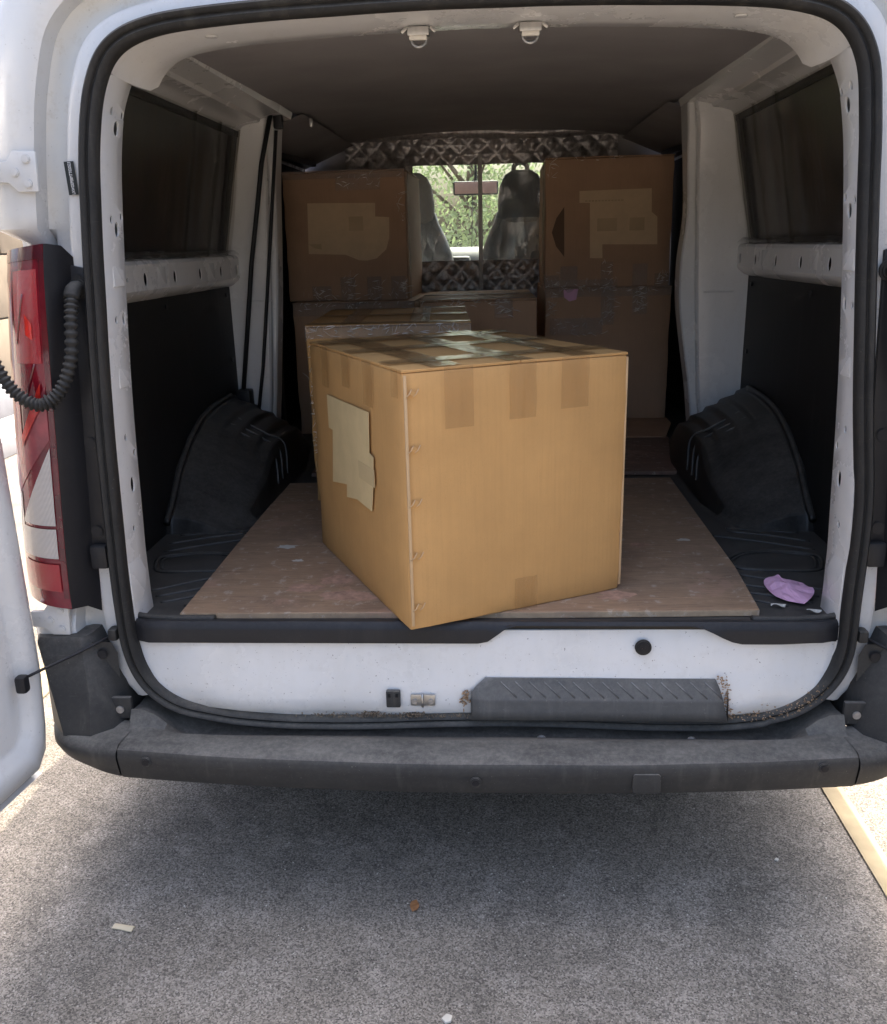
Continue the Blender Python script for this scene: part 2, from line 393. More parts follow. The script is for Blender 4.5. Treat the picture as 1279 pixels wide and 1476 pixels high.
# ================================================================== ground
g = raw('ground', [(-60, -60, 0), (60, -60, 0), (60, 60, 0), (-60, 60, 0)], [(0, 1, 2, 3)], 'ground'); struct(g)
for (x0, x1, y0, y1, nm) in ((.860, .912, -3.2, 5.6, 'r'), (-1.52, -1.40, .60, 5.6, 'l')):
    o = raw('parking_line', [(x0, y0, .004), (x1, y0, .004), (x1, y1, .004), (x0, y1, .004)], [(0, 1, 2, 3)], 'yellow'); struct(o)

# ================================================================== van
V = empty('cargo_van'); tag(V, 'white cargo van with rear doors wide open and cardboard boxes inside', 'van')

# contours of the rear opening (x >= 0 half) and of the body outline, matched point by point
SEALC = [(.690, .425), (.735, .49), (.748, .65), (.743, .85), (.735, 1.05), (.722, 1.25), (.708, 1.42), (.694, 1.54), (.672, 1.63), (.630, 1.695), (.55, 1.727), (.42, 1.740), (.22, 1.748), (0, 1.752)]
BODY = [(.925, .40), (.945, .48), (.955, .65), (.947, .85), (.932, 1.05), (.914, 1.25), (.897, 1.42), (.882, 1.54), (.862, 1.66), (.825, 1.78), (.74, 1.855), (.55, 1.895), (.28, 1.915), (0, 1.92)]
def half(pts, n=6): return [(p.x, p.y) for p in crom([(a, b, 0) for a, b in pts], n)]
HS, HB = half(SEALC), half(BODY)
def full(h): return [(-a, b) for a, b in h] + [(a, b) for a, b in h[::-1][1:]]
FS, FB = full(HS), full(HB)
# rear body face: flange, gutter, outer skin
PROF = [(0, .006), (.20, .002), (.28, .026), (.46, .028), (.54, -.010), (.60, -.014), (.90, -.014), (.97, -.004), (1.0, .03)]
rows = []
PROF = [(0, .006), (.20, .002), (.25, .008), (.28, .034), (.46, .038), (.52, .030), (.54, -.008), (.60, -.014), (.90, -.014), (.97, -.004), (1.0, .03)]
for (ax, az), (bx, bz) in zip(FS, FB):
    lz = sm((az - .60) / .05) * (1 - sm((az - 1.36) / .03)); sg = -1 if bx < 0 else 1
    r = [(lerp(ax, bx, t) - sg * lz * .055 * sm((t - .5) / .4), y + lz * (.045 if t > .5 else 0), lerp(az, bz, t)) for t, y in PROF]
    r += [(bx * 1.004, .12, bz + .002), (bx * 1.006, .6, bz + .004 if bz > 1.7 else bz)]
    rows.append(r)
for (i0, i1, mt_, nm_) in ((0, 3, 'white', 'door_flange'), (2, 6, 'grime', 'rain_gutter'), (5, 99, 'white', 'rear_body_face')):
    sharp(grid(nm_, [r[i0:i1] for r in rows], mt_, V), 50)
# roof and sides
ys = [.6, 1.6, 2.72]
sharp(grid('body_side_shell', [[(bx * 1.006, y, bz + (.004 if bz > 1.7 else 0)) for y in ys] for bx, bz in FB], 'white', V), 50)
# cab: lower sides, roof, pillars, bonnet
for s in (-1, 1):
    raw('cab_side', [(s * .965, 2.72, .40), (s * .965, 5.0, .40), (s * .95, 5.0, .95), (s * .945, 4.25, 1.12), (s * .945, 2.72, 1.2)], [(0, 1, 2, 3, 4)], 'white', V)
    prism('cab_pillar', [(4.25, 1.10), (4.33, 1.10), (3.52, 1.86), (3.42, 1.86)], 'x', s * .80, s * .90, 'black', V, .01)
    raw('side_sill', [(s * .955, .05, .40), (s * .955, 5.0, .40), (s * .90, 5.0, .27), (s * .90, .05, .27)], [(0, 1, 2, 3)], 'black', V)
    raw('cab_window_glass', [(s * .93, 2.78, 1.22), (s * .93, 4.2, 1.13), (s * .82, 3.45, 1.80), (s * .82, 2.78, 1.80)], [(0, 1, 2, 3)], 'windscreen', V)
    raw('side_window_glass', [(s * .925, .35, 1.33), (s * .925, 1.42, 1.33), (s * .888, 1.42, 1.68), (s * .888, .35, 1.68)], [(0, 1, 2, 3)], 'glass', V)
grid('cab_roof', [[(x, y, interp([(0, 1.92), (.55, 1.90), (.85, 1.84)], abs(x)) - (.05 if y > 3.2 else 0)) for y in (2.72, 3.0, 3.5)] for x in (-.85, -.55, 0, .55, .85)], 'white', V)
raw('bonnet', [(-.85, 4.25, 1.12), (.85, 4.25, 1.12), (.8, 5.0, .95), (-.8, 5.0, .95)], [(0, 1, 2, 3)], 'white', V)
raw('front_face', [(-.95, 5.0, .3), (.95, 5.0, .3), (.9, 5.0, .95), (-.9, 5.0, .95)], [(0, 1, 2, 3)], 'black', V)
grid('windscreen', [[(x, 3.48 + .06 * (1 - (x / .8) ** 2), 1.86), (x, 4.27 + .06 * (1 - (x / .8) ** 2), 1.11)] for x in (-.8, -.4, 0, .4, .8)], 'windscreen', V)
box('underbody', (1.76, 4.8, .10), (0, 2.55, .34), 'black', V, .02)
for s in (-1, 1):
    for y in (1.05, 4.2):
        wq = cyl('wheel', .33, .21, (s * .80, y, .33), 'x', 'tyre', V, 32, .03)
        cyl('rim', .2, .216, (0, 0, 0), 'z', 'metal', wq, 24, .01)

# seal: swept double-lobed rubber, slack on the right
full_loop = []
base_half = [(.0, .372), (.40, .374), (.56, .384), (.65, .405), (.712, .455), (.742, .53), (.749, .65), (.744, .85), (.736, 1.05), (.722, 1.25), (.708, 1.42), (.694, 1.54), (.670, 1.635), (.628, 1.697), (.55, 1.728), (.42, 1.741), (.22, 1.749), (0, 1.752)]
loopR = [(x, z) for x, z in base_half]
loopL = [(-x, z) for x, z in base_half[1:-1]]
slack = [(.40, 0), (.52, .004), (.62, .002), (.75, -.004), (.83, .003), (.90, .012), (.97, .008), (1.05, -.008), (1.15, -.012), (1.35, -.012), (1.5, -.012), (1.62, 0)]
pts = []
for x, z in loopR: pts.append((x + (interp(slack, z) if x > .5 else 0) , -.012, z))
for x, z in loopL[::-1]: pts.append((x, -.012, z))
path = crom(pts, 10, True)
SP = [(-.018, .014), (-.019, -.004), (-.015, -.013), (-.009, -.016), (-.0045, -.010), (-.0025, -.010), (.000, -.018), (.006, -.020), (.011, -.013), (.012, .014)]
rows = []
n = len(path)
for i, p in enumerate(path):
    t = (path[(i + 1) % n] - path[i - 1]); t.y = 0; t.normalize()
    out = Vector((t.z, 0, -t.x))
    k = .0012 * noise.noise(p * 9)
    wob = .006 * sm((.45 - p.z) / .08) * math.sin(p.x * 7 + 1) if abs(p.x) < .6 else 0
    rows.append([p + out * (a * 1.0) + Vector((0, b + k, wob + k)) for a, b in SP])
rows.append(rows[0])
sharp(grid('door_seal', rows, 'rubber', V, True, True), 60)

# jambs and header inside the opening
HSI = [(a - .016, b) if b < 1.6 else (a - .012, b - .012) for a, b in HS]
cutidx = min(range(len(HSI)), key=lambda i: abs(HSI[i][1] - 1.655) + (0 if HSI[i][0] > .5 else 9))
for s in (-1, 1):
    rows = []
    for (a, b) in HSI[:cutidx + 1]:
        rows.append([(s * (a + .004), -.004, b), (s * a, .012, b), (s * a, .055, b), (s * (a - .001), .098, b), (s * (a + .006), .108, b), (s * (a + .05), .112, b), (s * .91, .118, b)])
    j = grid('door_jamb', rows, 'inner', V); m = j.modifiers.new('t', 'SOLIDIFY'); m.thickness = .003; m.offset = 0
    holes = []
    for (y, z, ry, rz) in [(.045, 1.600, .0058, .0075), (.092, 1.597, .0058, .0075), (.068, 1.572, .010, .013), (.045, 1.410, .0058, .0075), (.09, 1.416, .0058, .0075), (.068, 1.392, .009, .014), (.045, 1.222, .0058, .0075), (.08, 1.222, .006, .012),
                           (.05, .985, .0058, .0075), (.085, .946, .0058, .0075), (.063, .882, .009, .017), (.05, .79, .0058, .0075), (.085, 1.10, .0058, .0075)]:
        c = cyl('c', 1, .06, (s * (interp([(b_, a_) for a_, b_ in HSI[:cutidx + 1]], z)), y, z), 'x', None, None, 16)
        c.scale = (rz, ry, 1); c.matrix_basis = Matrix.LocRotScale(c.location, c.rotation_euler, c.scale); holes.append(c)
    cut(j, holes); sharp(j, 45)
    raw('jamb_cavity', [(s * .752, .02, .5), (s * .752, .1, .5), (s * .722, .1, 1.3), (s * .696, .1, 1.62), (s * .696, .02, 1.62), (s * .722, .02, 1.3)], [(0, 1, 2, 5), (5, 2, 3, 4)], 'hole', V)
    for z, hh in ((1.315, .03), (1.115, .028)):
        xx = interp([(b_, a_) for a_, b_ in HSI[:cutidx + 1]], z)
        box('pressing', (.005, .05, hh * 2), (s * (xx + .0003), .066, z), 'inner', V, .0012, seg=2)
    box('jamb_foot', (.006, .095, .13), (s * .733, .055, .66), 'inner', V, .0025)
hrows = []
for (a, b) in [(-x, z) for x, z in HSI[cutidx:]] + [(x, z) for x, z in HSI[cutidx:][::-1][1:]]:
    f = 1 - abs(a) / .66
    hrows.append([(a, -.004, b + .006), (a, .015, b), (a * .995, .07, b - .004), (a * .985, .10, b - .007), (a * .975, .15, b - .006), (a * .96, .172, b + .004), (a * .955, .18, b + .06)])
sharp(grid('header_trim', hrows, 'inner', V), 50)
for x in (-.098, .106):
    st = box('door_striker', (.040, .03, .016), (x, .105, 1.722), 'metal', V, .003)
    tube('striker_loop', crom([(-.012, .004, .004), (-.012, .004, -.016), (0, .0, -.024), (.012, .004, -.016), (.012, .004, .004)], 5), .0035, 'metal', st)
    for dx in (-.026, .026): box('striker_wing', (.014, .012, .006), (dx, .002, .004), 'metal', st, .002, (0, dx * 25, 0))
    box('striker_pad', (.032, .008, .008), (0, -.016, -.012), 'crumb', st, .002)
for x in (-.47, .47): cyl('header_dimple', .012, .003, (x, .06, interp([(b, c) for b, c in sorted((q[0], q[1]) for q in HSI)], abs(x)) - .005), 'z', 'inner', V, 20, .0012)

# interior side walls
YB = 1.46
for s in (-1, 1):
    raw('lower_lining_board', [(s * .885, .1, .56), (s * .885, YB, .56), (s * .885, YB, 1.236), (s * .885, .1, 1.236)], [(0, 1, 2, 3)], 'board', V)
    for (y, z) in ((1.38, 1.20), (1.38, .98), (.8, 1.2)): cyl('board_rivet', .008, .004, (s * .882, y, z), 'x', 'black', V, 12)
    # belt rail with slots
    prof = [(.890, 1.226), (.872, 1.232), (.852, 1.248), (.846, 1.256), (.846, 1.318), (.852, 1.326), (.890, 1.332)]
    rail = grid('belt_rail', [[(s * a, y, b) for a, b in prof] for y in (.1, .5, 1.0, YB + .02)], 'inner', V)
    m = rail.modifiers.new('t', 'SOLIDIFY'); m.thickness = .003; m.offset = 0
    hs = []
    for y in (.40, .575, .79, 1.01, 1.22, 1.40):
        c = cyl('c', 1, .05, (s * .85, y, 1.282), 'x', None, None, 20); c.scale = (.017, .012, 1)
        c.matrix_basis = Matrix.LocRotScale(c.location, c.rotation_euler, c.scale); hs.append(c)
    for y in (1.44, .46):
        c = cyl('c', .005, .05, (s * .85, y, 1.285), 'x', None, None, 12); c.matrix_basis = Matrix.LocRotScale(c.location, c.rotation_euler, None); hs.append(c)
    cut(rail, hs); sharp(rail, 30)
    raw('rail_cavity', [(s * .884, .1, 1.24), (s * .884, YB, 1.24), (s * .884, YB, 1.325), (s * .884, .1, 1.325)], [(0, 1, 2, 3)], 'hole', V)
    for y in (.69, 1.12): box('pressing', (.005, .06, .045), (s * .8465, y, 1.288), 'inner', V, .0012)
    # window: dark pane, frame, crinkled film
    pane = grid('side_window', [[(s * lerp(.890, .812, v), y, lerp(1.33, 1.72, v)) for y in (.1, .4, .8, 1.2, YB)] for v in (0, .5, 1)], 'glass', V)
    def W(y, v, d): return (s * (lerp(.890, .812, v) - d), y, lerp(1.33, 1.72, v))
    grid('window_rubber', [[W(y, v, .008) for y in (.1, YB)] for v in (.955, 1.0)], 'rubber', pane, thick=.006)
    grid('window_rubber', [[W(y, v, .008) for y in (.1, YB)] for v in (.0, .03)], 'rubber', pane, thick=.006)
    grid('window_rubber', [[W(y, v, .008) for y in (YB - .10, YB - .06)] for v in (0, 1)], 'rubber', pane, thick=.006)
    rows = []
    for i in range(41):
        y = lerp(.1, YB - .01, i / 40); row = []
        for k in range(13):
            v = k / 12 * 1.06 - .05
            d = .016 + .010 * noise.noise(Vector((y * 7, v * 2.0, s * 3))) + .012 * math.exp(-((y - .95) / .02) ** 2) + .014 * math.exp(-((y - 1.16 - .03 * v) / .018) ** 2) + .03 * max(0, .12 - v) * (1 + noise.noise(Vector((y * 16, v, 5))))
            row.append(W(y, v, d))
        rows.append(row)
    grid('plastic_film', rows, 'film', pane)
    # folded film edge tucked along the rail, bright creases
    rows = []
    for i in range(60):
        y = lerp(.12, YB - .02, i / 59); a = .018 + .012 * abs(noise.noise(Vector((y * 9, s, 1))))
        rows.append([(s * (.886), y, 1.336), (s * (.866 - a * .6), y, 1.331 + a * .8), (s * (.848 - a * .4), y, 1.328 + a * .25 + .006 * noise.noise(Vector((y * 30, 2, s))))])
    grid('film_edge', rows, 'wrap', pane)
    for yy in (.93, 1.16, 1.36):
        grid('film_fold', [[W(yy + dy_ + .012 * noise.noise(Vector((v * 4, yy * 9, s))), v, .028 if dy_ == .006 else .018) for dy_ in (0, .006, .014)] for v in [k / 12 for k in range(13)]], 'film', pane)
    # cove above the window
    sharp(grid('roof_cove', [[(s * a, y, b) for a, b in [(.818, 1.716), (.80, 1.722), (.785, 1.735), (.762, 1.742), (.730, 1.746), (.724, 1.756), (.690, 1.764), (.655, 1.768), (.648, 1.79)]] for y in (.11, .4, .8, 1.2, 1.55)], 'inner', V), 40)
    # C pillar
    XR = [(.56, .775), (.85, .742), (1.17, .720), (1.5, .704), (1.68, .694), (1.80, .672)]
    XI = [(.56, .75), (.85, .716), (1.0, .690), (1.14, .668), (1.28, .666), (1.42, .684), (1.55, .676), (1.70, .664), (1.80, .655)]
    if s < 0:
        XR = [(a_, b_ + .028) for a_, b_ in XR]; XI = [(.56, .785), (.85, .760), (1.0, .745), (1.14, .732), (1.28, .722), (1.42, .714), (1.55, .708), (1.70, .694), (1.80, .68)]
    rows = []
    for z in [.56 + i * (1.80 - .56) / 40 for i in range(41)]:
        xr = interp(XR, z); xi = min(xr - .012, sum(interp(XI, z + d_) for d_ in (-.05, -.025, 0, .025, .05)) / 5); dy = .03 * sm((z - 1.55) / .2); YP = YB - dy
        rows.append([(s * .905, YP - .03, z), (s * (xr + .05), YP - .022, z), (s * (xr + .006), YP - .016, z), (s * xr, YP - .009, z), (s * (xr - .001), YP + .014, z), (s * (xr - .005), YP + .017, z), (s * (xi + .005), YP + .018, z), (s * xi, YP + .025, z), (s * xi, YB + .10, z), (s * (xi + .03), YB + .16, z), (s * .9, YB + .17, z)])
    sharp(grid('side_pillar', rows, 'inner', V), 22)
    box('pillar_seam', (.10, .004, .004), (s * .79, YB - .0275, 1.175), 'inner', V, .0015)
    # forward walls
    raw('forward_lining', [(s * .88, YB + .1, .56), (s * .88, 2.75, .56), (s * .86, 2.75, 1.72), (s * .86, YB + .1, 1.72)], [(0, 1, 2, 3)], 'board', V)
    raw('forward_cove', [(s * .865, YB + .12, 1.70), (s * .865, 2.75, 1.70), (s * .62, 2.75, 1.80), (s * .62, YB + .12, 1.79)], [(0, 1, 2, 3)], 'head', V)
    raw('bulkhead_pillar', [(s * .585, 2.76, .56), (s * .93, 2.76, .56), (s * .93, 2.76, 1.90), (s * .585, 2.76, 1.90)], [(0, 1, 2, 3)], 'head', V)
    box('slide_rail', (.03, 1.0, .025), (s * .80, 2.15, 1.70), 'black', V, .006, (R(2), 0, 0))
    box('door_frame_trim', (.02, .03, 1.0), (s * .80, 1.72, 1.2), 'black', V, .006)
# headliner
rows = []
for i in range(17):
    y = lerp(.165, 3.5, i / 16); r = []
    for k in range(13):
        x = lerp(-.66, .66, k / 12)
        z = 1.772 + .035 * (1 - (x / .66) ** 2) + .035 * sm((y - .2) / 2.2) - .006 * math.exp(-((y - 1.25) / .05) ** 2)
        r.append((x, y, z))
    rows.append(r)
grid('headliner', rows, 'head', V)
box('roof_hook', (.012, .02, .03), (-.60, 1.62, 1.765), 'metal', V, .004)

# floor liner, lip, arch covers
ZF = .590
out = [(-.74, .0), (.74, .0), (.775, .05), (.80, .12), (.90, .18), (.90, 2.75), (-.90, 2.75), (-.90, .18), (-.80, .12), (-.775, .05)]
FL = prism('floor_liner', out, 'z', ZF - .035, ZF, 'liner', V)
def lipz(x):
    return .556 + .040 * sm((x - .005) / .07) * (1 - sm((x - .43) / .11)) + .004 * sm((x - .6) / .1)
rows = []
for i in range(75):
    x = lerp(-.738, .736, i / 74); zb = lipz(x); e = .018 * sm((abs(x) - .70) / .038)
    rows.append([(x, .03, ZF + .002), (x, .004 + e * .5, ZF + .010), (x, -.006 + e, ZF + .010), (x, -.013 + e, ZF + .004), (x, -.016 + e, ZF - .008 if zb < ZF - .012 else zb + .003), (x, -.018 + e, zb), (x, -.004 + e, zb - .003)])
sharp(grid('floor_lip', rows, 'black', FL), 40)
for s in (-1, 1):
    # raised rim at the front corner
    pth = crom([(s * .56, .012, ZF + .008), (s * .66, .014, ZF + .008), (s * .735, .026, ZF + .010), (s * .762, .08, ZF + .012), (s * .80, .15, ZF + .012), (s * .86, .19, ZF + .012)], 8)
    tube('liner_rim', pth, .009, 'liner', FL, 8)
    rows = [[(p.x, p.y, ZF - .002), (p.x + s * .012, p.y - .002, ZF + .022 * sm(i / 14)), (p.x + s * .03, p.y - .004, ZF + .04 * sm(i / 14))] for i, p in enumerate(pth[8:])]
    grid('liner_upstand', rows, 'liner', FL, thick=.004)
    # embossed loops and bars
    lp = crom([(s * .62, .33, 0), (s * .60, .38, 0), (s * .66, .445, 0), (s * .76, .450, 0), (s * .825, .42, 0), (s * .82, .36, 0), (s * .79, .315, 0), (s * .70, .315, 0)], 8, True)
    tube('embossed_loop', [(p.x, p.y, ZF) for p in lp], .006, 'liner', FL, 8, True)
    lp = [(Vector((s * .71, .38, 0)) + (p - Vector((s * .71, .38, 0))) * .88) for p in lp]
    tube('embossed_loop', [(p.x, p.y, ZF) for p in lp], .004, 'liner', FL, 8, True)
    for (a, b, c, d) in ((.84, .465, .60, .585), (.85, .53, .66, .62), (.77, .19, .60, .295), (.745, .155, .56, .24), (.72, .12, .56, .19), (.84, .60, .66, .64), (.66, .10, .50, .17)):
        tube('embossed_bar', crom([(s * a, b, ZF - .001), (s * (a + c) / 2, (b + d) / 2 + .006, ZF), (s * c, d, ZF - .001)], 6), .005, 'liner', FL, 8)
    # wheel arch cover
    ylist = [.63, .665, .74, .86, .98, 1.03, 1.12, 1.22, 1.34, 1.46, 1.56, 1.66, 1.74]
    HW = [(.60, .03), (.63, .05), (.68, .085), (.74, .145), (.86, .212), (.98, .252), (1.10, .268), (1.3, .272), (1.5, .22), (1.74, .012)]
    HI = [(.63, .0), (.665, .004), (.98, .148), (1.03, .158), (1.2, .158), (1.4, .14), (1.6, .09), (1.74, .004)]
    rows = []
    for y in ylist:
        hw = interp(HW, y); hi = interp(HI, y); xi = .662 + .05 * sm((.84 - y) / .22) + .05 * sm((y - 1.3) / .4)
        r = [(s * .893, y, ZF + hw + .012), (s * .872, y, ZF + hw + .012), (s * .866, y, ZF + hw - .004)]
        for k, (u, drop) in enumerate(((.25, 0), (.30, .012), (.50, 0), (.55, .012), (.76, 0), (.81, .012), (.96, 0))):
            x = lerp(.866, xi, u); z = lerp(hw, hi, u ** 1.3)
            r.append((s * x, y, ZF + z - drop * sm((y - .94) / .08)))
        r += [(s * (xi - .004), y, ZF + hi * .88), (s * (xi - .012), y, ZF + hi * .4), (s * (xi - .022), y, ZF + .004), (s * (xi - .04), y, ZF + .001)]
        rows.append(r)
    rows.insert(0, [(p[0], .612, ZF - .001) for p in rows[0]])
    ac = grid('wheel_arch_cover', rows, 'liner', V)
    bv = ac.modifiers.new('b', 'BEVEL'); bv.width = .008; bv.segments = 2; bv.limit_method = 'ANGLE'; bv.angle_limit = R(22)
    sharp(ac, 30)
    tube('cover_flange', crom([(s * .876, y_, ZF + interp(HW, y_) + .006) for y_ in (.60, .66, .76, .88, 1.0, 1.12, 1.3)], 5), .010, 'liner', ac, 8)
    for (off, d) in ((0, .0), (.06, -.012), (.13, -.02)):
        pth = crom([(s * (.84 - off * .3), .985 + off, ZF + .232), (s * .76, 1.0 + off * .8, ZF + .205 - d * .3), (s * (.705), 1.01 + off * .6, ZF + .166 - d), (s * .660, 1.0 + off, ZF + .125 - d), (s * .648, .97 + off, ZF + .05)], 6)
        tube('cover_crease', pth, .0036, 'pad', ac, 6)  # lighter grey paints the edge highlight together with the scuffing

# white sill below the load lip
def hwz(z): return interp([(b - .0, a) for a, b in [(.52, .374), (.60, .388), (.66, .41), (.695, .44), (.715, .475), (.726, .52), (.732, .60)]], z)
prof = [(.02, .582), (-.003, .581), (-.008, .56), (-.013, .52), (-.017, .485), (-.024, .46), (-.026, .43), (-.028, .405), (-.016, .392), (-.012, .37)]
rows = [[(x * hwz(z), y + (.006 * noise.noise(Vector((x * 3, z * 6, 1)))) + .014 * sm((abs(x) - .8) / .2), z) for x in [i / 40 for i in range(-40, 41)]] for y, z in prof]
sharp(grid('rear_sill', rows, 'sill', V), 60)
gm = cyl('rubber_grommet', .017, .008, (.338, -.016, .548), 'y', 'rubber', V, 28, .002)
cyl('grommet_cap', .012, .004, (0, 0, .005), 'z', 'black', gm, 24, .001); cyl('grommet_ring', .0035, .003, (0, 0, .008), 'z', 'black', gm, 12)
# step pad with slanted treads
pad = empty('step_pad'); pad.parent = V
def padpt(x, v):   # v 0 top edge .. 1 break .. 2 bottom
    return (x, lerp(-.022, -.040, v), lerp(.479, .436, v)) if v <= 1 else (x, lerp(-.040, -.044, v - 1), lerp(.436, .394, v - 1))
rows = []
for v in (0, .3, .6, .92, 1.0, 1.08, 1.5, 2.0):
    x0 = interp([(0, .012), (.5, -.015), (2, -.016)], v); x1 = interp([(0, .487), (.5, .497), (2, .512)], v)
    rows.append([padpt(lerp(x0, x1, k / 20), v) for k in range(21)])
rows.insert(0, [(p[0], .0, p[2] - .004) for p in rows[0]])
sharp(grid('pad_cover', rows, 'pad', pad, thick=.003), 40)
for k in range(15):
    x = .045 + k * .030
    a = padpt(x, .15); b = padpt(x + .034, .85)
    tube('tread', [a, b], .0026, 'pad', pad, 6)
for s2, x in ((0, -.017), (1, .512)):
    raw('pad_end', [padpt(x, .5), padpt(x, 1), padpt(x, 2), (x, .0, .394), (x, .0, .455)], [(0, 1, 2, 3, 4)], 'pad', pad)
# latch striker on the sill
lt = box('sill_striker', (.052, .006, .026), (-.118, -.030, .432), 'metal', V, .0025)
tube('striker_loop', crom([(0, 0, .010), (0, -.012, .018), (0, -.016, .004), (0, -.010, -.010), (0, 0, -.010)], 5), .003, 'metal', lt)
for dx in (-.017, .017): cyl('screw', .006, .004, (dx, -.004, -.002), 'y', 'bolt', lt, 14, .001)
lb = box('latch_guide', (.030, .012, .038), (-.180, -.034, .437), 'bumper', V, .003)
for dx in (-.008, .008): box('guide_slot', (.006, .004, .008), (dx, -.006, .010), 'hole', lb, .001)
# dirt caught in the seal corner
def crumbs(name, pts_, r, mat, n_, parent, spread=(.02, .006, .008)):
    bm = bmesh.new()
    for k in range(n_):
        p = random.choice(pts_); q = Vector((p[0] + random.gauss(0, spread[0]), p[1] + random.gauss(0, spread[1]), p[2] + random.gauss(0, spread[2])))
        m = Matrix.Translation(q) @ Matrix.Rotation(random.random() * 6, 4, Vector((random.random(), random.random(), 1)).normalized()) @ Matrix.Diagonal((random.uniform(.4, 1.6) * r, random.uniform(.3, 1) * r, random.uniform(.3, .8) * r, 1))
        bmesh.ops.create_icosphere(bm, subdivisions=1, radius=1, matrix=m)
    o = from_bm(name, bm, mat, parent); o['kind'] = 'stuff'; return o
crumbs('dirt', [(x / 100, -.026, .392) for x in range(-36, -2)] + [(-.14, -.026, .396)] * 12 + [(-.23, -.026, .398)] * 8, .0022, 'dirt', 420, V, (.012, .003, .002))
crumbs('dirt', [(.50 + .018 * t, -.03, .484 - t * .085) for t in [i / 10 for i in range(11)]], .0026, 'rust', 110, V, (.005, .004, .004))
crumbs('dirt', [(lerp(.54, .705, t), -.026, .398 + .06 * t ** 3) for t in [i / 20 for i in range(21)]], .0021, 'rust', 200, V, (.006, .0058, .0075))
crumbs('dirt', [(-.03, -.03, .43), (-.028, -.03, .445)], .0035, 'rust', 40, V, (.004, .003, .006))

# ------------------------------------------------------------------ bumper
BP = empty('rear_bumper'); BP.parent = V
def yf(x): return -.176 + .040 * (abs(x) / .745) ** 2.2
rows = []
for i in range(61):
    x = lerp(-.745, .745, i / 60); f = yf(x); up = .048 * sm((abs(x) - .615) / .11); nz = .0015 * noise.noise(Vector((x * 5, 0, 0)))
    top = .373 + nz
    rows.append([(x, .08, .350 + up), (x, .0, .338 + up * 1.3), (x, -.030, .334 + up * 1.5), (x, -.042, .344 + up * 1.4), (x, -.062, top - .010 + up * .4), (x, f * .55, top + .004), (x, f + .022, top + .001), (x, f + .006, top - .006), (x, f, top - .018), (x, f + .002, .34), (x, f + .008, .308), (x, f + .016, .296), (x, f + .04, .290), (x, .05, .30)])
sharp(grid('bumper_beam', rows, 'bumper', BP), 35)
for s in (-1, 1):
    pth = crom([(s * .7475, yf(.745), 0), (s * .81, -.124, 0), (s * .875, -.098, 0), (s * .922, -.045, 0), (s * .946, .04, 0), (s * .955, .3, 0), (s * .955, .75, 0)], 6)
    rows = []
    for i, p in enumerate(pth):
        t = (pth[min(i + 1, len(pth) - 1)] - pth[max(i - 1, 0)]).normalized(); o = Vector((-t.y, t.x, 0)) * (-s)
        if o.x * s < 0 and o.y > 0: o = -o
        # outward normal: away from the van centre
        cdir = Vector((p.x - 0, p.y - .6, 0))
        if o.dot(cdir) < 0: o = -o
        zb = .296 + .022 * sm(i / 14)
        inn = p - o * .10
        rows.append([(inn.x, inn.y, .380), (p.x - o.x * .03, p.y - o.y * .03, .378), (p.x - o.x * .012, p.y - o.y * .012, .374), (p.x, p.y, .360), (p.x + o.x * .001, p.y + o.y * .001, .345), (p.x - o.x * .006, p.y - o.y * .006, zb + .012), (p.x - o.x * .018, p.y - o.y * .018, zb), (inn.x, inn.y, zb)])
    sharp(grid('bumper_corner', rows, 'bumper', BP), 40)
    # corner tower
    lo = [(.778, -.066), (.815, -.096), (.880, -.086), (.928, -.03), (.945, .12), (.945, .30), (.76, .30), (.757, .0)]
    mid = [(.795, -.040), (.822, -.064), (.905, -.060), (.938, -.01), (.948, .12), (.948, .30), (.765, .30), (.768, -.012)]
    hi = [(.826, -.028), (.836, -.038), (.930, -.038), (.948, .0), (.952, .12), (.952, .30), (.80, .30), (.82, -.01)]
    rows = []
    for (pl, z) in ((lo, .372), (lo, .382), (mid, .46), (hi, .565), ([(lerp(a, .885, .05), lerp(b, .1, .05)) for a, b in hi], .574)):
        rows.append([(s * a, b, z) for a, b in pl])
    tw = grid('bumper_tower', rows, 'bumper', BP, True, True, cap=True); sharp(tw, 30)
    raw('tower_flange', [(s * .83, -.026, .40), (s * .775, -.014, .40), (s * .772, -.012, .53), (s * .782, -.014, .555), (s * .83, -.024, .56)], [(0, 1, 2, 3, 4)], 'bumper', BP)
    clp = cyl('flange_clip', .011, .005, (s * .800, -.024, .532), 'y', 'black', BP, 18, .0015)
    br = box('bumper_bracket', (.05, .012, .050), (s * .770, -.034, .412), 'bumper', BP, .004)
    cyl('bracket_bolt', .0085, .006, (0, -.008, -.002), 'y', 'bolt', br, 14, .0015)
for s in (-1, 1): box('joint_filler', (.03, .08, .05), (s * .746, -.08, .336), 'black', BP, .004)
for x, z in ((-.682, .348), (-.005, .332), (.676, .352)):
    sn = cyl('parking_sensor', .0115, .005, (x, yf(x) - .001, z), 'y', 'bumper', BP, 24, .0015)
    cyl('sensor_core', .0075, .003, (0, 0, .003), 'z', 'black', sn, 20, .001)
tc = prism('tow_eye_cover', [(.302, .312), (.302, .345), (.306, .350), (.352, .350), (.357, .345), (.357, .312), (.352, .307), (.306, .307)], 'y', yf(.33) - .003, yf(.33) + .01, 'bumper', BP, .0018)
for x in (.44, .13): cyl('bumper_screw', .010, .006, (x, -.046, .350), 'y', 'bolt', BP, 14, .002)
for x in (.50, .523): box('scrape_mark', (.0022, .002, .07), (x, yf(x) - .0012, .342), 'crumb', BP, 0, (R(2), 0, 0)) if False else None

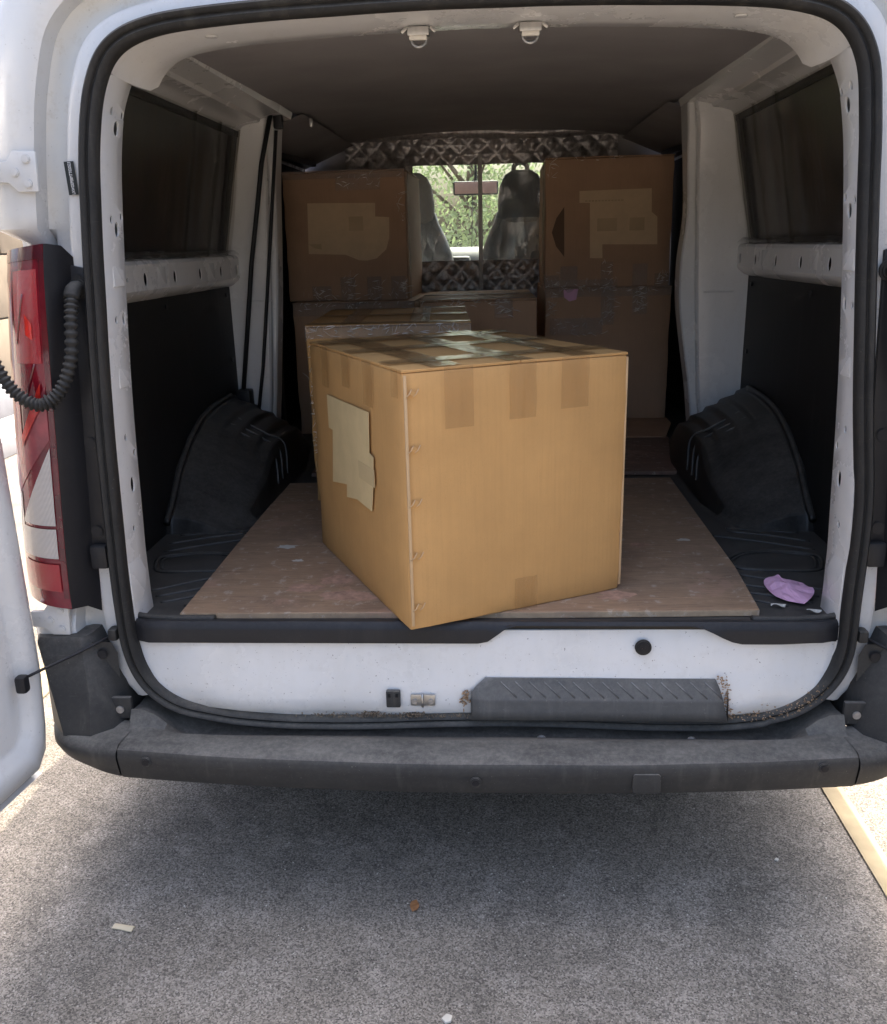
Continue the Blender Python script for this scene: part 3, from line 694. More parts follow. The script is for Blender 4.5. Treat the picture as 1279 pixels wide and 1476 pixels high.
# ------------------------------------------------------------------ tail lamps, housings, hinges, hoses, straps
def lampP(s, u, v, d=0):   # u 0 outer .. 1 inner, v 0 top .. 1 bottom
    xo = lerp(.886, .955, v) + .004 * math.sin(v * 3.1); xi = lerp(.786, .838, v)
    y = -.058 + .058 * (1 - u) ** 2.6 + .010 * (abs(v - .5) * 2) ** 6
    return (s * (lerp(xo, xi, u)), y - d, lerp(1.368, .645, v) + .012 * (1 - u) * (1 if v > .5 else -1) * (abs(v - .5) * 2) ** 4)
def lamppatch(name, s, u0, u1, va, vb, mat, parent, d=.0015, n=10, m=10):
    rows = []
    for i in range(n + 1):
        u = lerp(u0, u1, i / n); rows.append([lampP(s, u, lerp(va(u), vb(u), j / m), d) for j in range(m + 1)])
    return grid(name, rows, mat, parent)
K = lambda c: (lambda u: c)
for s in (-1, 1):
    L = empty('tail_lamp'); L.parent = V
    rows = [[lampP(s, i / 14, j / 30) for j in range(31)] for i in range(15)]
    bodyl = grid('lamp_lens', rows, 'red', L)
    # side wall towards the seal and housing
    rows = []
    for j in range(31):
        v = j / 30; a = lampP(s, 1, v); xw = lerp(.757, .800, v)
        rows.append([a, (a[0] - s * .004, a[1] + .004, a[2]), (s * (abs(a[0]) - .020), -.02, a[2] - .004), (s * xw, .004, a[2] - .025)])
    sharp(grid('lamp_side', rows, 'black', L), 40)
    raw('lamp_top', [lampP(s, u / 4, 0) for u in range(5)] + [(s * .757, .02, 1.34), (s * .87, .05, 1.36)], [tuple(range(7))], 'deepred', L)
    raw('lamp_bottom', [lampP(s, u / 4, 1) for u in range(5)] + [(s * .80, .02, .64), (s * .93, .05, .65)], [tuple(range(7))], 'deepred', L)
    hp = prism('housing_panel', [(s * .735, 1.322), (s * .768, 1.330), (s * .806, .735), (s * .762, .72)], 'y', -.004, .012, 'black', V, .003)
    for (x, z, r) in ((.748, 1.298, .013), (.770, .985, .013), (.782, .80, .013)):
        cyl('housing_clip', r, .005, (s * x, -.005, z), 'y', 'black', hp, 22, .0015)
    box('housing_stop', (.035, .02, .05), (s * .780, -.012, .748), 'black', hp, .006)
    # coloured compartments
    lamppatch('rim', s, .0, 1, K(.0), K(.035), 'deepred', L, .002)
    lamppatch('rim', s, .90, 1, K(.035), K(.965), 'deepred', L, .002)
    lamppatch('upper_reflector', s, .30, .86, K(.06), K(.30), 'redrib', L)
    for (u0, v0, u1, v1, wd) in ((.35, .25, .55, .12, .012), (.42, .42, .72, .30, .014)):
        pth = [lampP(s, lerp(u0, u1, t), lerp(v0, v1, t), .0015) for t in [k / 8 for k in range(9)]]
        tube('light_guide', pth, .0018, 'deepred', L, 6)
    lamppatch('bright_facet', s, .58, .72, lambda u: .17 + (u - .58) * .2, lambda u: .225 + (u - .58) * .1, 'bright', L, .004)
    lamppatch('bright_facet', s, .30, .80, lambda u: .50 - (u - .30) * .30, lambda u: .53 - (u - .30) * .24, 'bright', L, .004)
    lamppatch('rose_band', s, .10, .88, lambda u: .56 - .26 * (u - .1), lambda u: .66 - .20 * (u - .1), 'rose', L)
    lamppatch('ribbed_edge', s, .02, .30, K(.40), lambda u: .58, 'redrib', L)
    lamppatch('clear_lens', s, .22, .88, lambda u: .72 - .22 * (u - .22), K(.70 + .02), 'clearlens', L, .003) if False else None
    lamppatch('clear_lens', s, .18, .88, lambda u: .735 - .30 * (u - .18), K(.745), 'clearlens', L, .003)
    lamppatch('clear_lens', s, .16, .88, K(.755), K(.842), 'clearlens', L, .003)
    lamppatch('clear_edge', s, .03, .15, K(.66), K(.842), 'clearlens', L, .002)
    lamppatch('lower_reflector', s, .08, .88, K(.860), K(.945), 'redrib', L, .003)
    # hinges
    for z, x, dy in ((1.495, .822, 0), (.612, .893, .0)):
        H = empty('door_hinge'); H.parent = V
        pl = [(x - .034, z + .033), (x + .010, z + .035), (x + .022, z + .018), (x + .05, z + .018), (x + .05, z - .018), (x + .024, z - .020), (x + .008, z - .036), (x - .030, z - .036)]
        prism('hinge_leaf', [(s * a, b) for a, b in pl], 'y', -.024, -.014, 'white', H, .003)
        for (a, b) in ((-.016, .020), (.008, -.002), (-.014, -.022)):
            cyl('hinge_bolt', .008, .006, (s * (x + a), -.026, z + b), 'y', 'white', H, 16, .0018)
        cyl('hinge_pin', .012, .055, (s * (x + .060), -.034, z), 'z', 'white', H, 18, .002)
        box('door_side_leaf', (.05, .016, .085), (s * (x + .085), -.046, z), 'white', H, .005, (0, 0, s * R(10)))
    # corrugated hose
    hpts = crom([(s * .748, .004, 1.287), (s * .752, -.030, 1.280), (s * .752, -.05, 1.235), (s * .760, -.06, 1.155), (s * .786, -.07, 1.098), (s * .822, -.08, 1.076), (s * .862, -.085, 1.100), (s * .888, -.09, 1.150), (s * .905, -.095, 1.215), (s * .93, -.10, 1.27)], 22)
    tube('wiring_hose', hpts, .0118, 'rubber', V, 12, rf=lambda i: (1.25 if i < 30 else (1.12 if i % 4 < 2 else .80)) if i != 100 else 1.5)
    cyl('hose_boot', .020, .014, (s * .748, -.006, 1.287), 'y', 'rubber', V, 22, .004)
    # check strap
    tube('check_strap', [(s * .775, -.012, .572), (s * .84, -.055, .548), (s * .905, -.10, .528), (s * .935, -.125, .519)], .0035, 'black', V, 6)
    box('strap_anchor', (.02, .03, .026), (s * .772, -.014, .576), 'rubber', V, .006)

# rear doors, open about 95 degrees
def rear_door(s):
    D = empty('rear_door', (s * .915, -.062, 0)); D.parent = V
    D.rotation_euler = (0, 0, -s * R(-96) if s < 0 else R(-84 - 0)) if False else (0, 0, 0)
    D['label'] = 'open white rear door hinged on the van body beside the tail lamp'
    a = R(97)   # closed direction is towards the centre (-s); opening swings it out behind the van
    ex = Vector((-s * math.cos(a), -math.sin(a), 0)); ey = Vector((s * math.sin(a), -math.cos(a), 0))  # ey: outer side of the skin
    ez = Vector((0, 0, 1))
    def P(u, d, z): return ex * u + ey * d + ez * z
    outl = [(.02, .33), (.05, .30), (.86, .30), (.88, .34), (.88, 1.60), (.82, 1.70), (.70, 1.735), (.10, 1.735), (.05, 1.70), (.0, 1.50), (-.012, 1.0), (-.006, .50), (.008, .38)]
    # inner skin with rounded lip, outer skin slightly larger
    def ring(inset, d):
        cx, cz = .43, 1.0; r = []
        for (u, z) in outl:
            du, dz = cx - u, cz - z; l = math.hypot(du, dz); r.append(P(u + du / l * inset, d, z + dz / l * inset))
        return r
    rows = [ring(.0, .052), ring(-.012, .050), ring(-.014, .044), ring(.0, .036), ring(.004, .012), ring(.016, .002), ring(.05, -.004), ring(.075, .006), ring(.085, .020), ring(.10, .022)]
    sh = grid('door_frame', rows, 'white', D, True, True); sharp(sh, 60)
    rr = ring(.10, .022); raw('inner_panel', rr, [tuple(range(len(rr)))], 'inner', D)
    rr = ring(.0, .052); raw('outer_skin', rr, [tuple(range(len(rr)))], 'white', D)
    raw('door_window', [P(.14, .016, 1.15), P(.76, .016, 1.15), P(.74, .016, 1.60), P(.15, .016, 1.60)], [(0, 1, 2, 3)], 'glass', D)
    q = P(.075, -.006, .52); box('strap_eye', (.022, .022, .036), q, 'black', D, .006)
    q = P(.05, .012, .285); raw('door_lower_edge', [P(.03, .046, .298), P(.8, .046, .298), P(.8, .012, .290), P(.04, .012, .290)], [(0, 1, 2, 3)], 'white', D)
    return D
for s in (-1, 1): rear_door(s)

# identification sticker beside the seal
sk = box('sticker', (.018, .0015, .058), (-.738, -.0005, 1.482), 'sticker', V, 0, (0, R(-2), 0))
text('sticker_print', 'LXWGEPEBMTT020523', .0078, (.001, -.0012, 0), (R(90), R(-90), 0), 'ink', sk, .72)

# ------------------------------------------------------------------ cab: seats, dashboard, mirror
def seat(x, y, head, hmat, name='cab_seat'):
    S = empty(name); S.parent = V
    loft('backrest', [(.75, x, y + .05, .22, .08), (1.0, x, y + .03, .235, .085), (1.18, x, y + .01, .228, .08), (1.30, x, y, .205, .075), (1.38, x, y, .175, .07), (1.45, x, y, .14, .062), (1.50, x, y, .125, .055), (1.52, x, y, .10, .04)], 'seat', S)
    loft('headrest', [(1.44, x, y - .01, .10, .05), (1.47, x, y - .01, .118, .06), (1.55, x, y - .012, .120, .065), (1.63, x, y - .012, .108, .06), (1.675, x, y - .01, .085, .05), (1.697, x, y - .01, .05, .03)], hmat, S)
    rows = []
    for i in range(15):
        r = []
        for k in range(15):
            u = k / 14 * 2 - 1; z = lerp(.9, 1.47, i / 14); hw = interp([(.9, .24), (1.18, .235), (1.30, .21), (1.38, .18), (1.47, .14)], z)
            r.append((x + u * hw, y - .082 + .05 * u * u + .014 * noise.noise(Vector((u * 3 + x * 9, z * 9, 1))), z))
        rows.append(r)
    grid('plastic_wrap', rows, 'wrap', S)
    loft('cushion', [(.62, x, y + .28, .22, .24), (.68, x, y + .28, .24, .26), (.78, x, y + .28, .235, .25), (.80, x, y + .28, .20, .22)], 'seat', S)
    return S
seat(-.392, 3.1, 0, 'seatgrey')
st2 = seat(.170, 3.1, 0, 'seat')
tube('headrest_loop', crom([(.13, 3.1, 1.68), (.135, 3.1, 1.72), (.165, 3.1, 1.735), (.195, 3.1, 1.72), (.20, 3.1, 1.68)], 6), .012, 'seatgrey', st2, 8)
seat(.62, 3.12, 0, 'seat')
loft('dashboard', [(.6, 0, 4.0, .88, .25), (1.1, 0, 4.0, .88, .25), (1.26, 0, 4.0, .87, .22), (1.33, 0, 4.02, .85, .16)], 'dash', V, power=8)
mr = box('rear_view_mirror', (.255, .03, .075), (-.072, 3.62, 1.648), 'dash', V, .012)
box('mirror_glass', (.235, .004, .060), (0, -.0165, 0), 'mirror', mr, .0015); cyl('mirror_stem', .008, .10, (0, .03, .07), 'z', 'dash', mr, 10)
tube('dangling_cord', [(-.09, 3.62, 1.61), (-.095, 3.62, 1.45), (-.10, 3.66, 1.33)], .002, 'dash', V, 5)
box('gear_console', (.12, .2, .45), (-.16, 3.35, 1.06), 'dash', V, .02)

# seat belts by the pillar
def ribbon(name, pts_, wdt, mat, parent):
    rows = [[(p[0] - wdt / 2, p[1], p[2]), (p[0], p[1] - .003, p[2]), (p[0] + wdt / 2, p[1] + .004, p[2])] for p in pts_]
    return grid(name, rows, mat, parent, thick=.002)
b1 = ribbon('seat_belt', [(-.690, 1.40, 1.765), (-.728, 1.39, 1.62), (-.755, 1.385, 1.47), (-.79, 1.39, 1.30), (-.818, 1.40, 1.13), (-.860, 1.40, .86)], .014, 'belt', V)
box('belt_retractor', (.05, .06, .12), (-.850, 1.385, .815), 'black', b1, .008)
box('belt_guide', (.03, .03, .06), (-.672, 1.43, 1.755), 'black', b1, .008)
ribbon('seat_belt', [(-.678, 1.415, 1.72), (-.712, 1.42, 1.48), (-.760, 1.42, 1.135), (-.785, 1.415, .95), (-.815, 1.41, .78)], .010, 'belt', V)

# ================================================================== quilted curtain hung behind the seats
CU = tag(empty('thermal_curtain', (0, 2.72, 0)), 'quilted silver foil curtain with clear film windows hung behind the seats', 'curtain')
def quilt(name, x0, x1, z0, z1, mat='quilt', amp=.012, cell=.085, parent=CU, nx=110, nz=24, y0=0):
    rows = []
    for i in range(nz + 1):
        z = lerp(z0, z1, i / nz); r = []
        for k in range(nx + 1):
            x = lerp(x0, x1, k / nx)
            a = min(abs(math.sin((x + z) / cell * math.pi)), abs(math.sin((x - z) / cell * math.pi)))
            r.append((x, y0 - amp * a + .02 * noise.noise(Vector((x * 5, z * 3, 2))) + .008 * noise.noise(Vector((x * 26, z * 9, 7))), z))
        rows.append(r)
    return grid(name, rows, mat, parent)
quilt('top_panel', -.66, .60, 1.70, 1.83)
quilt('lower_panel', -.62, .58, .64, 1.272, nz=70)
quilt('side_panel', -.66, -.345, 1.272, 1.70, nx=40, nz=40); quilt('side_panel', .285, .60, 1.272, 1.70, nx=40, nz=40)
rows = []
for k in range(121):
    x = lerp(-.655, .60, k / 120); r = []
    for j in range(12):
        a = 2 * math.pi * j / 12; rr = .028 + .004 * noise.noise(Vector((x * 22, a, 3))) + .004 * abs(math.sin(x * 40))
        r.append((x, -.025 + rr * math.cos(a), 1.836 + .012 * noise.noise(Vector((x * 2.2, 0, 9))) + rr * .85 * math.sin(a)))
    rows.append(r)
grid('rolled_top', rows, 'quilt', CU, True, True, cap=True)
box('centre_strip', (.020, .006, .60), (-.032, -.012, 1.44), 'inner', CU, .002)
for x0, x1 in ((-.345, -.042), (-.022, .285)):
    rows = [[(lerp(x0, x1, k / 16), .012 * noise.noise(Vector((k * .4, i * .25, x0 * 9))), lerp(1.272, 1.70, i / 16)) for k in range(17)] for i in range(17)]
    grid('film_window', rows, 'pvc', CU)

# ================================================================== plywood and loose board
def sheet(name, poly, z0, z1, label, cat, mat, edge):
    o = prism(name, poly, 'z', z0, z1, mat, None, .0015, 1)
    me = o.data; me.materials.append(MAT[edge])
    for p in me.polygons:
        if abs(p.normal.z) < .5: p.material_index = 1
    return tag(o, label, cat)
sheet('plywood_sheet', [(-.640, .022), (-.30, .028), (.10, .030), (.585, .044), (.600, .30), (.603, 1.135), (-.648, 1.10), (-.645, .5)], ZF + .0012, ZF + .0165, 'large worn brown plywood sheet under the big front box', 'plywood', 'ply', 'plyedge')
sheet('plywood_sheet', [(-.60, 1.24), (.640, 1.225), (.712, 1.76), (.70, 1.98), (-.62, 1.98)], ZF + .0012, ZF + .015, 'smaller dark plywood sheet behind the large one', 'plywood', 'ply2', 'ply2')
sheet('cardboard_sheet', [(.18, 1.74), (.700, 1.752), (.770, 2.02), (.775, 2.80), (.16, 2.80)], ZF + .0162, ZF + .021, 'flat dark cardboard sheet under the rear stack of two boxes', 'cardboard', 'card2', 'card2')

PLY = [o for o in COL.objects if o.name == 'plywood_sheet'][0]
rs = random.Random(3)
for (x, y, r_, mt_) in ((-.505, .455, .022, 'crumb'), (-.335, .215, .034, 'scuff'), (-.30, .12, .05, 'scuff'), (-.40, .165, .03, 'scuff'), (.40, .46, .02, 'scuff'), (.30, .12, .03, 'scuff'), (-.455, .35, .012, 'crumb'), (.52, .50, .014, 'crumb')):
    nn_ = 18; ph = rs.random() * 9
    pl = [(x + r_ * 1.5 * (.55 + .5 * abs(noise.noise(Vector((math.cos(6.283 * k / nn_) * 1.7 + ph, math.sin(6.283 * k / nn_) * 1.7, ph))) * 2)) * math.cos(6.283 * k / nn_), y + r_ * (.5 + .5 * abs(noise.noise(Vector((math.cos(6.283 * k / nn_) * 1.7, ph, math.sin(6.283 * k / nn_) * 1.7))) * 2)) * math.sin(6.283 * k / nn_)) for k in range(nn_)]
    raw('worn_patch', [(a, b, ZF + .0168) for a, b in pl], [tuple(range(nn_))], mt_, PLY)

# ================================================================== boxes
def carton(label, loc, rz, dims, mat='card', group='cardboard boxes in the van', seam='y', tilt=0):
    B = tag(empty('cardboard_box', loc, rz), label, 'box', group); wx, ly, h = dims
    bm = bmesh.new(); bmesh.ops.create_cube(bm, size=1); bmesh.ops.scale(bm, vec=(wx, ly, h - .006), verts=bm.verts); bmesh.ops.translate(bm, vec=(0, 0, (h - .006) / 2), verts=bm.verts)
    bmesh.ops.subdivide_edges(bm, edges=bm.edges[:], cuts=11, use_grid_fill=True)
    sd = Vector((loc[0] * 7, loc[1] * 3, loc[2] * 5))
    for v in bm.verts:
        c = v.co; ex = 1 - (abs(c.x) / (wx / 2)) ** 6; ey = 1 - (abs(c.y) / (ly / 2)) ** 6; ez = 1 - (abs(c.z - h / 2) / (h / 2)) ** 6
        k = noise.noise(c * 5 + sd) * .0028
        v.co = c + Vector((math.copysign(1, c.x) * (1 if abs(c.x) > wx / 2 - 1e-4 else 0) * (.0022 + k) * max(0, ey * ez), math.copysign(1, c.y) * (1 if abs(c.y) > ly / 2 - 1e-4 else 0) * (.0022 + k) * max(0, ex * ez), (k * .5 if c.z > .01 else 0) * max(0, ex * ey)))
        cr = math.exp(-((abs(c.x) - wx / 2) ** 2 + (abs(c.y) - ly / 2) ** 2) / .0012) * (.5 + noise.noise(Vector((c.x * 3, c.y * 3, c.z * 14)) + sd)) * .004
        v.co -= Vector((math.copysign(cr, c.x), math.copysign(cr, c.y), 0))
        v.co += Vector((noise.noise(c * 22 + sd), noise.noise(c * 22 - sd), 0)) * .0012
    edges = [e for e in bm.edges if len(e.link_faces) == 2 and e.calc_face_angle(0) > .9]
    bmesh.ops.bevel(bm, geom=edges, offset=.0035, segments=2, affect='EDGES', profile=.5)
    sharp(from_bm('carton_body', bm, mat, B), 50)
    for sgn in (-1, 1):     # two outer flaps meeting at a seam on top
        sz = (wx / 2 - .0015, ly - .001, .0055) if seam == 'y' else (wx - .001, ly / 2 - .0015, .0055)
        lc = (sgn * (wx / 4), 0, h - .0022) if seam == 'y' else (0, sgn * ly / 4, h - .0022)
        f = box('top_flap', sz, lc, mat, B, .0016, (0, 0, 0)); f.rotation_euler = (0, sgn * .004, 0) if seam == 'y' else (sgn * .004, 0, 0)
    return B, wx, ly, h
def decal(name, B, face, poly, mat, dims, off=.006, wrinkle=.0, res=1):
    """thin piece stuck on a face; poly in (a, z): a across the face from its left end as seen from outside"""
    wx, ly, h = dims
    def Q(a, z, o):
        if face == 'front': return (a - wx / 2, -ly / 2 - o, z)
        if face == 'left': return (-wx / 2 - o, ly / 2 - a, z)
        if face == 'right': return (wx / 2 + o, a - ly / 2, z)
        if face == 'top': return (a - wx / 2, z - ly / 2, h + o)
    if res <= 1 or len(poly) != 4:
        v1 = [Q(a, z, off) for a, z in poly]; n_ = len(v1); v0 = [Q(a, z, off - .0012) for a, z in poly]
        return raw(name, v1 + v0, [tuple(range(n_)), tuple(range(2 * n_ - 1, n_ - 1, -1))] + [(i, (i + 1) % n_, n_ + (i + 1) % n_, n_ + i) for i in range(n_)], mat, B)
    (a0, z0), (a1, z1), (a2, z2), (a3, z3) = poly; rows = []
    for i in range(res + 1):
        u = i / res; r = []
        for k in range(res + 1):
            v = k / res; a = lerp(lerp(a0, a1, u), lerp(a3, a2, u), v); z = lerp(lerp(z0, z1, u), lerp(z3, z2, u), v)
            r.append(Q(a, z, off + wrinkle * abs(noise.noise(Vector((a * 60 + B.location.x * 9, z * 16, B.location.z))))))
        rows.append(r)
    return grid(name, rows, mat, B)
def rect(a0, a1, z0, z1): return [(a0, z0), (a1, z0), (a1, z1), (a0, z1)]

def glint_strips(B, dims, regions, n_, seed):  # thin pale strips that paint the specular highlights of crinkled tape
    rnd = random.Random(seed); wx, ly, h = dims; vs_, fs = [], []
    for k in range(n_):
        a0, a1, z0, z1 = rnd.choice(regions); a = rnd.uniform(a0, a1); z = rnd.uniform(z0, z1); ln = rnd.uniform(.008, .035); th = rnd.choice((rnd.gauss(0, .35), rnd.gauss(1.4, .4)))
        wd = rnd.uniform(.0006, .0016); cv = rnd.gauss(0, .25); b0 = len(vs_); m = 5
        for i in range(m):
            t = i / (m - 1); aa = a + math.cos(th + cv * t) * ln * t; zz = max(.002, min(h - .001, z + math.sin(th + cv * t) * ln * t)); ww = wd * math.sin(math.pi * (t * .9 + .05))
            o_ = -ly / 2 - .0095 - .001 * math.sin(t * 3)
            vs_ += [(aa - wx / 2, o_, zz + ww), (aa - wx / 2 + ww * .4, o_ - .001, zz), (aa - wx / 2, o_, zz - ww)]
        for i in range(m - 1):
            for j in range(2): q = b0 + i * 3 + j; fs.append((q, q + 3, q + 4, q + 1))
    o = raw('tape_glints', vs_, fs, 'glint', B); o['kind'] = 'stuff'; return o
# the big front box
ZP = ZF + .0170
ang = R(27.2); W1, L1, H1 = .503, .625, .522
ex = Vector((math.cos(ang), math.sin(ang), 0)); ey = Vector((-math.sin(ang), math.cos(ang), 0))
A = Vector((-.135, -.068, ZP)); c = A + ex * W1 / 2 + ey * L1 / 2
B, *_ = carton('big light brown box turned at an angle at the front of the load floor', tuple(c), ang, (W1, L1, H1)); D1 = (W1, L1, H1)
lab = [(.467, .413), (.175, .417), (.183, .331), (.158, .326), (.166, .268), (.183, .204), (.279, .206), (.354, .193), (.349, .224), (.46, .205), (.436, .335), (.467, .335)]
decal('paper_label', B, 'left', [(L1 - a, z) for a, z in lab], 'paper', D1, .0075)
decal('label_mosaic', B, 'left', [(L1 - a, z) for a, z in rect(.155, .255, .262, .30)], 'smudge', D1, .0084)  # mosaic block added over the label
for a, z0, z1, wd in ((.475, .43, .523, .05), (.32, .45, .523, .05), (.175, .43, .523, .055), (.02, .47, .523, .035)):
    decal('tape', B, 'left', rect(L1 - a - wd / 2, L1 - a + wd / 2, z0, z1), 'tape', D1, .006, .004, 10)
for a0, a1, z0 in ((.084, .145, .405), (.222, .282, .41), (.340, .404, .42)):
    decal('tape', B, 'front', rect(a0, a1, z0, .5225), 'tape', D1, .0062, .003 if a0 != .222 else .008, 12)
decal('tape', B, 'front', rect(.234, .287, .0, .073), 'tape', D1, .006, .008, 10)
for z in (.479, .372, .266, .158, .050):
    stp = empty('staple_mark', (-W1 / 2 + .019, -L1 / 2 - .004, z)); stp.parent = B
    for dx in (-.007, .007):
        o = tube('staple_leg', [(dx - .006, -.001, -.007), (dx, -.0028, -.002), (dx + .006, -.001, .007)], .0011, 'edge', stp, 6)
    box('staple_dent', (.012, .002, .010), (0, 0, 0), 'card', stp, .0008, (0, R(40), 0))
for a0, a1 in ((.06, .125), (.222, .282), (.37, .43)):
    decal('tape', B, 'top', rect(a0, a1, .001, L1 - .001), 'glosstape', D1, .0022, .0022, 26)
for z0, z1 in ((.07, .13), (.30, .36), (.50, .56)):
    decal('tape', B, 'top', rect(.001, W1 - .001, z0, z1), 'glosstape', D1, .0032, .0022, 26)
box('glued_seam', (.006, .004, H1 - .02), (-W1 / 2 + .006, -L1 / 2 - .002, H1 / 2), 'edge', B, .0015)
box('glued_seam', (.005, .006, H1 - .02), (W1 / 2 - .001, -L1 / 2 + .004, H1 / 2), 'edge', B, .0015)

# box just behind it
Bn, *_ = carton('box mostly hidden behind the big front box, only its taped top showing', (-.292, 1.225, ZP + .0), R(3.5), (.480, .66, .526), 'card', seam='x'); Dn = (.480, .66, .526)
for z0, z1 in ((.0, .05), (.30, .36), (.60, .66)): decal('tape', Bn, 'top', rect(.001, .479, z0, z1), 'glosstape', Dn, .003, .003, 20)
for a0 in (.10, .30): decal('tape', Bn, 'top', rect(a0, a0 + .06, .0, .659), 'glosstape', Dn, .0042, .003, 20)
decal('tape', Bn, 'front', rect(.0, .48, .49, .526), 'clear', Dn, .006, .006, 24)
for z in (.1, .2, .3, .4): 
    stp = tube('staple_mark', [(-.236, -.334, z - .006), (-.23, -.3365, z), (-.224, -.334, z + .006)], .0012, 'edge', Bn, 6)
# left rear stack
Bl, *_ = carton('lower box of the rear stack beside the seat belts', (-.535, 2.29, ZF + .0005), R(-1), (.505, .64, .543), 'card2'); Dl = (.505, .64, .543)
decal('tape', Bl, 'front', rect(.0, .505, .49, .543), 'clear', Dl, .006, .006, 20); decal('tape', Bl, 'front', rect(.22, .28, .40, .54), 'clear', Dl, .0072, .006, 12)
Bt, *_ = carton('upper box by the seat belts with a round-cornered pale label', (-.565, 2.36, ZF + .545), R(-.8), (.500, .62, .505), 'card2'); Dt = (.500, .62, .505)
x0, z0 = -.565 - .25, ZF + .545
lab = [(-.713, 1.52), (-.437, 1.515), (-.440, 1.463), (-.383, 1.459), (-.386, 1.38), (-.40, 1.335), (-.441, 1.301), (-.48, 1.293), (-.513, 1.295), (-.569, 1.318), (-.720, 1.324)]
decal('paper_label', Bt, 'front', [(a - x0, z - z0) for a, z in lab], 'paper2', Dt, .0075)
decal('label_mosaic', Bt, 'front', rect(-.548 - x0, -.49 - x0, 1.41 - z0, 1.465 - z0), 'mosaic_print', Dt, .0084)
decal('label_mosaic', Bt, 'front', [(-.718 - x0, 1.362 - z0), (-.665 - x0, 1.362 - z0), (-.665 - x0, 1.340 - z0), (-.695 - x0, 1.346 - z0)], 'mosaic_print', Dt, .0084)
for a in (.25, .36, .46): decal('tape', Bt, 'front', rect(a - .03, a + .03, .0, .095), 'clear', Dt, .006, .012, 12)
decal('tape', Bt, 'front', rect(.22, .40, .43, .49), 'clear', Dt, .006, .01, 14); decal('tape', Bt, 'front', rect(.10, .18, .0, .06), 'clear', Dt, .006, .012, 10)
decal('tape', Bt, 'right', rect(.0, .04, .0, .50), 'clear', Dt, .006, .008, 12); decal('tape', Bt, 'front', rect(.0, .5, .475, .505), 'clear', Dt, .0066, .006, 20)
glint_strips(Bt, Dt, [(.06, .48, .005, .03), (.22, .40, .43, .485), (.23, .28, .0, .09), (.33, .39, .0, .08), (.45, .49, .0, .07), (.46, .495, .3, .49), (.10, .17, .0, .05)], 150, 4)
glint_strips(Bl, Dl, [(.02, .48, .51, .54), (.22, .28, .42, .54)], 60, 5)
# middle box
Bm, *_ = carton('low middle box in front of the curtain between two taller stacks', (-.035, 2.14, ZF + .0005), R(1), (.455, .66, .552), 'card2', seam='x'); Dm = (.455, .66, .552)
for z0_, z1_ in ((.0, .05), (.29, .36)): decal('tape', Bm, 'top', rect(.001, .454, z0_, z1_), 'glosstape', Dm, .003, .003, 18)
decal('tape', Bm, 'front', rect(.29, .36, .48, .552), 'clear', Dm, .006, .008, 10)
# right rear stack
Br, *_ = carton('lower box of the rear stack nearest the pale side pillar', (.500, 2.45, ZF + .0215), R(.6), (.520, .66, .552), 'card2'); Dr = (.520, .66, .552)
for a0, a1, b0, b1 in ((.02, .24, .36, .43), (.23, .285, .40, .552), (.36, .42, .44, .552), (.0, .52, .515, .552)): decal('tape', Br, 'front', rect(a0, a1, b0, b1), 'clear', Dr, .006, .010, 16)
decal('pink_tag', Br, 'front', [(.075, .545), (.135, .548), (.128, .505), (.10, .498), (.078, .515)], 'pink', Dr, .009)
Bu, *_ = carton('upper box near the pale side pillar with a stepped pale label', (.500, 2.45, ZF + .0215 + .5535), R(-.6), (.512, .64, .506), 'card2'); Du = (.512, .64, .506)
x0, z0 = .500 - .256, ZF + .575
lab = [(.381, 1.542), (.668, 1.545), (.672, 1.455), (.695, 1.436), (.700, 1.329), (.478, 1.334), (.480, 1.279), (.429, 1.281), (.424, 1.496), (.382, 1.497)]
decal('paper_label', Bu, 'front', [(a - x0, z - z0) for a, z in lab], 'paper2', Du, .0075)
for (a, b, c_, d) in ((.455, .535, 1.385, 1.435), (.585, .645, 1.385, 1.435)): decal('label_mosaic', Bu, 'front', rect(a - x0, b - x0, c_ - z0, d - z0), 'mosaic_print', Du, .0084)
for k in range(12): decal('label_line', Bu, 'front', rect(.405 + k * .013 - x0, .414 + k * .013 - x0, 1.500 - z0, 1.506 - z0), 'mosaic_print', Du, .0084)
decal('dark_patch', Bu, 'front', [(.321 - x0, 1.483 - z0), (.29 - x0, 1.44 - z0), (.272 - x0, 1.385 - z0), (.29 - x0, 1.33 - z0), (.324 - x0, 1.288 - z0)], 'darkbrown', Du, .0075)
for a0, a1, b0, b1 in ((.065, .135, .0, .085), (.23, .28, .0, .10), (.0, .06, .0, .05), (.45, .512, .0, .05), (.0, .30, .0, .03), (.36, .42, .0, .09)): decal('tape', Bu, 'front', rect(a0, a1, b0, b1), 'clear', Du, .006, .010, 12)
decal('tape', Bu, 'left', rect(.6, .64, .0, .5), 'clear', Du, .006, .008, 12)

glint_strips(Br, Dr, [(.02, .24, .36, .43), (.23, .285, .41, .55), (.36, .40, .45, .55), (.0, .5, .53, .55), (.0, .04, .42, .53)], 150, 6)
glint_strips(Bu, Du, [(.0, .30, .0, .03), (.23, .28, .0, .10), (.45, .50, .0, .05), (.0, .05, .0, .06), (.1, .3, .49, .505), (.005, .03, .42, .5)], 100, 7)
glint_strips(Bm, Dm, [(.0, .44, .53, .55), (.29, .36, .49, .55)], 60, 8)
glint_strips(Bn, Dn, [(.0, .45, .497, .524), (.0, .02, .1, .5)], 130, 9)

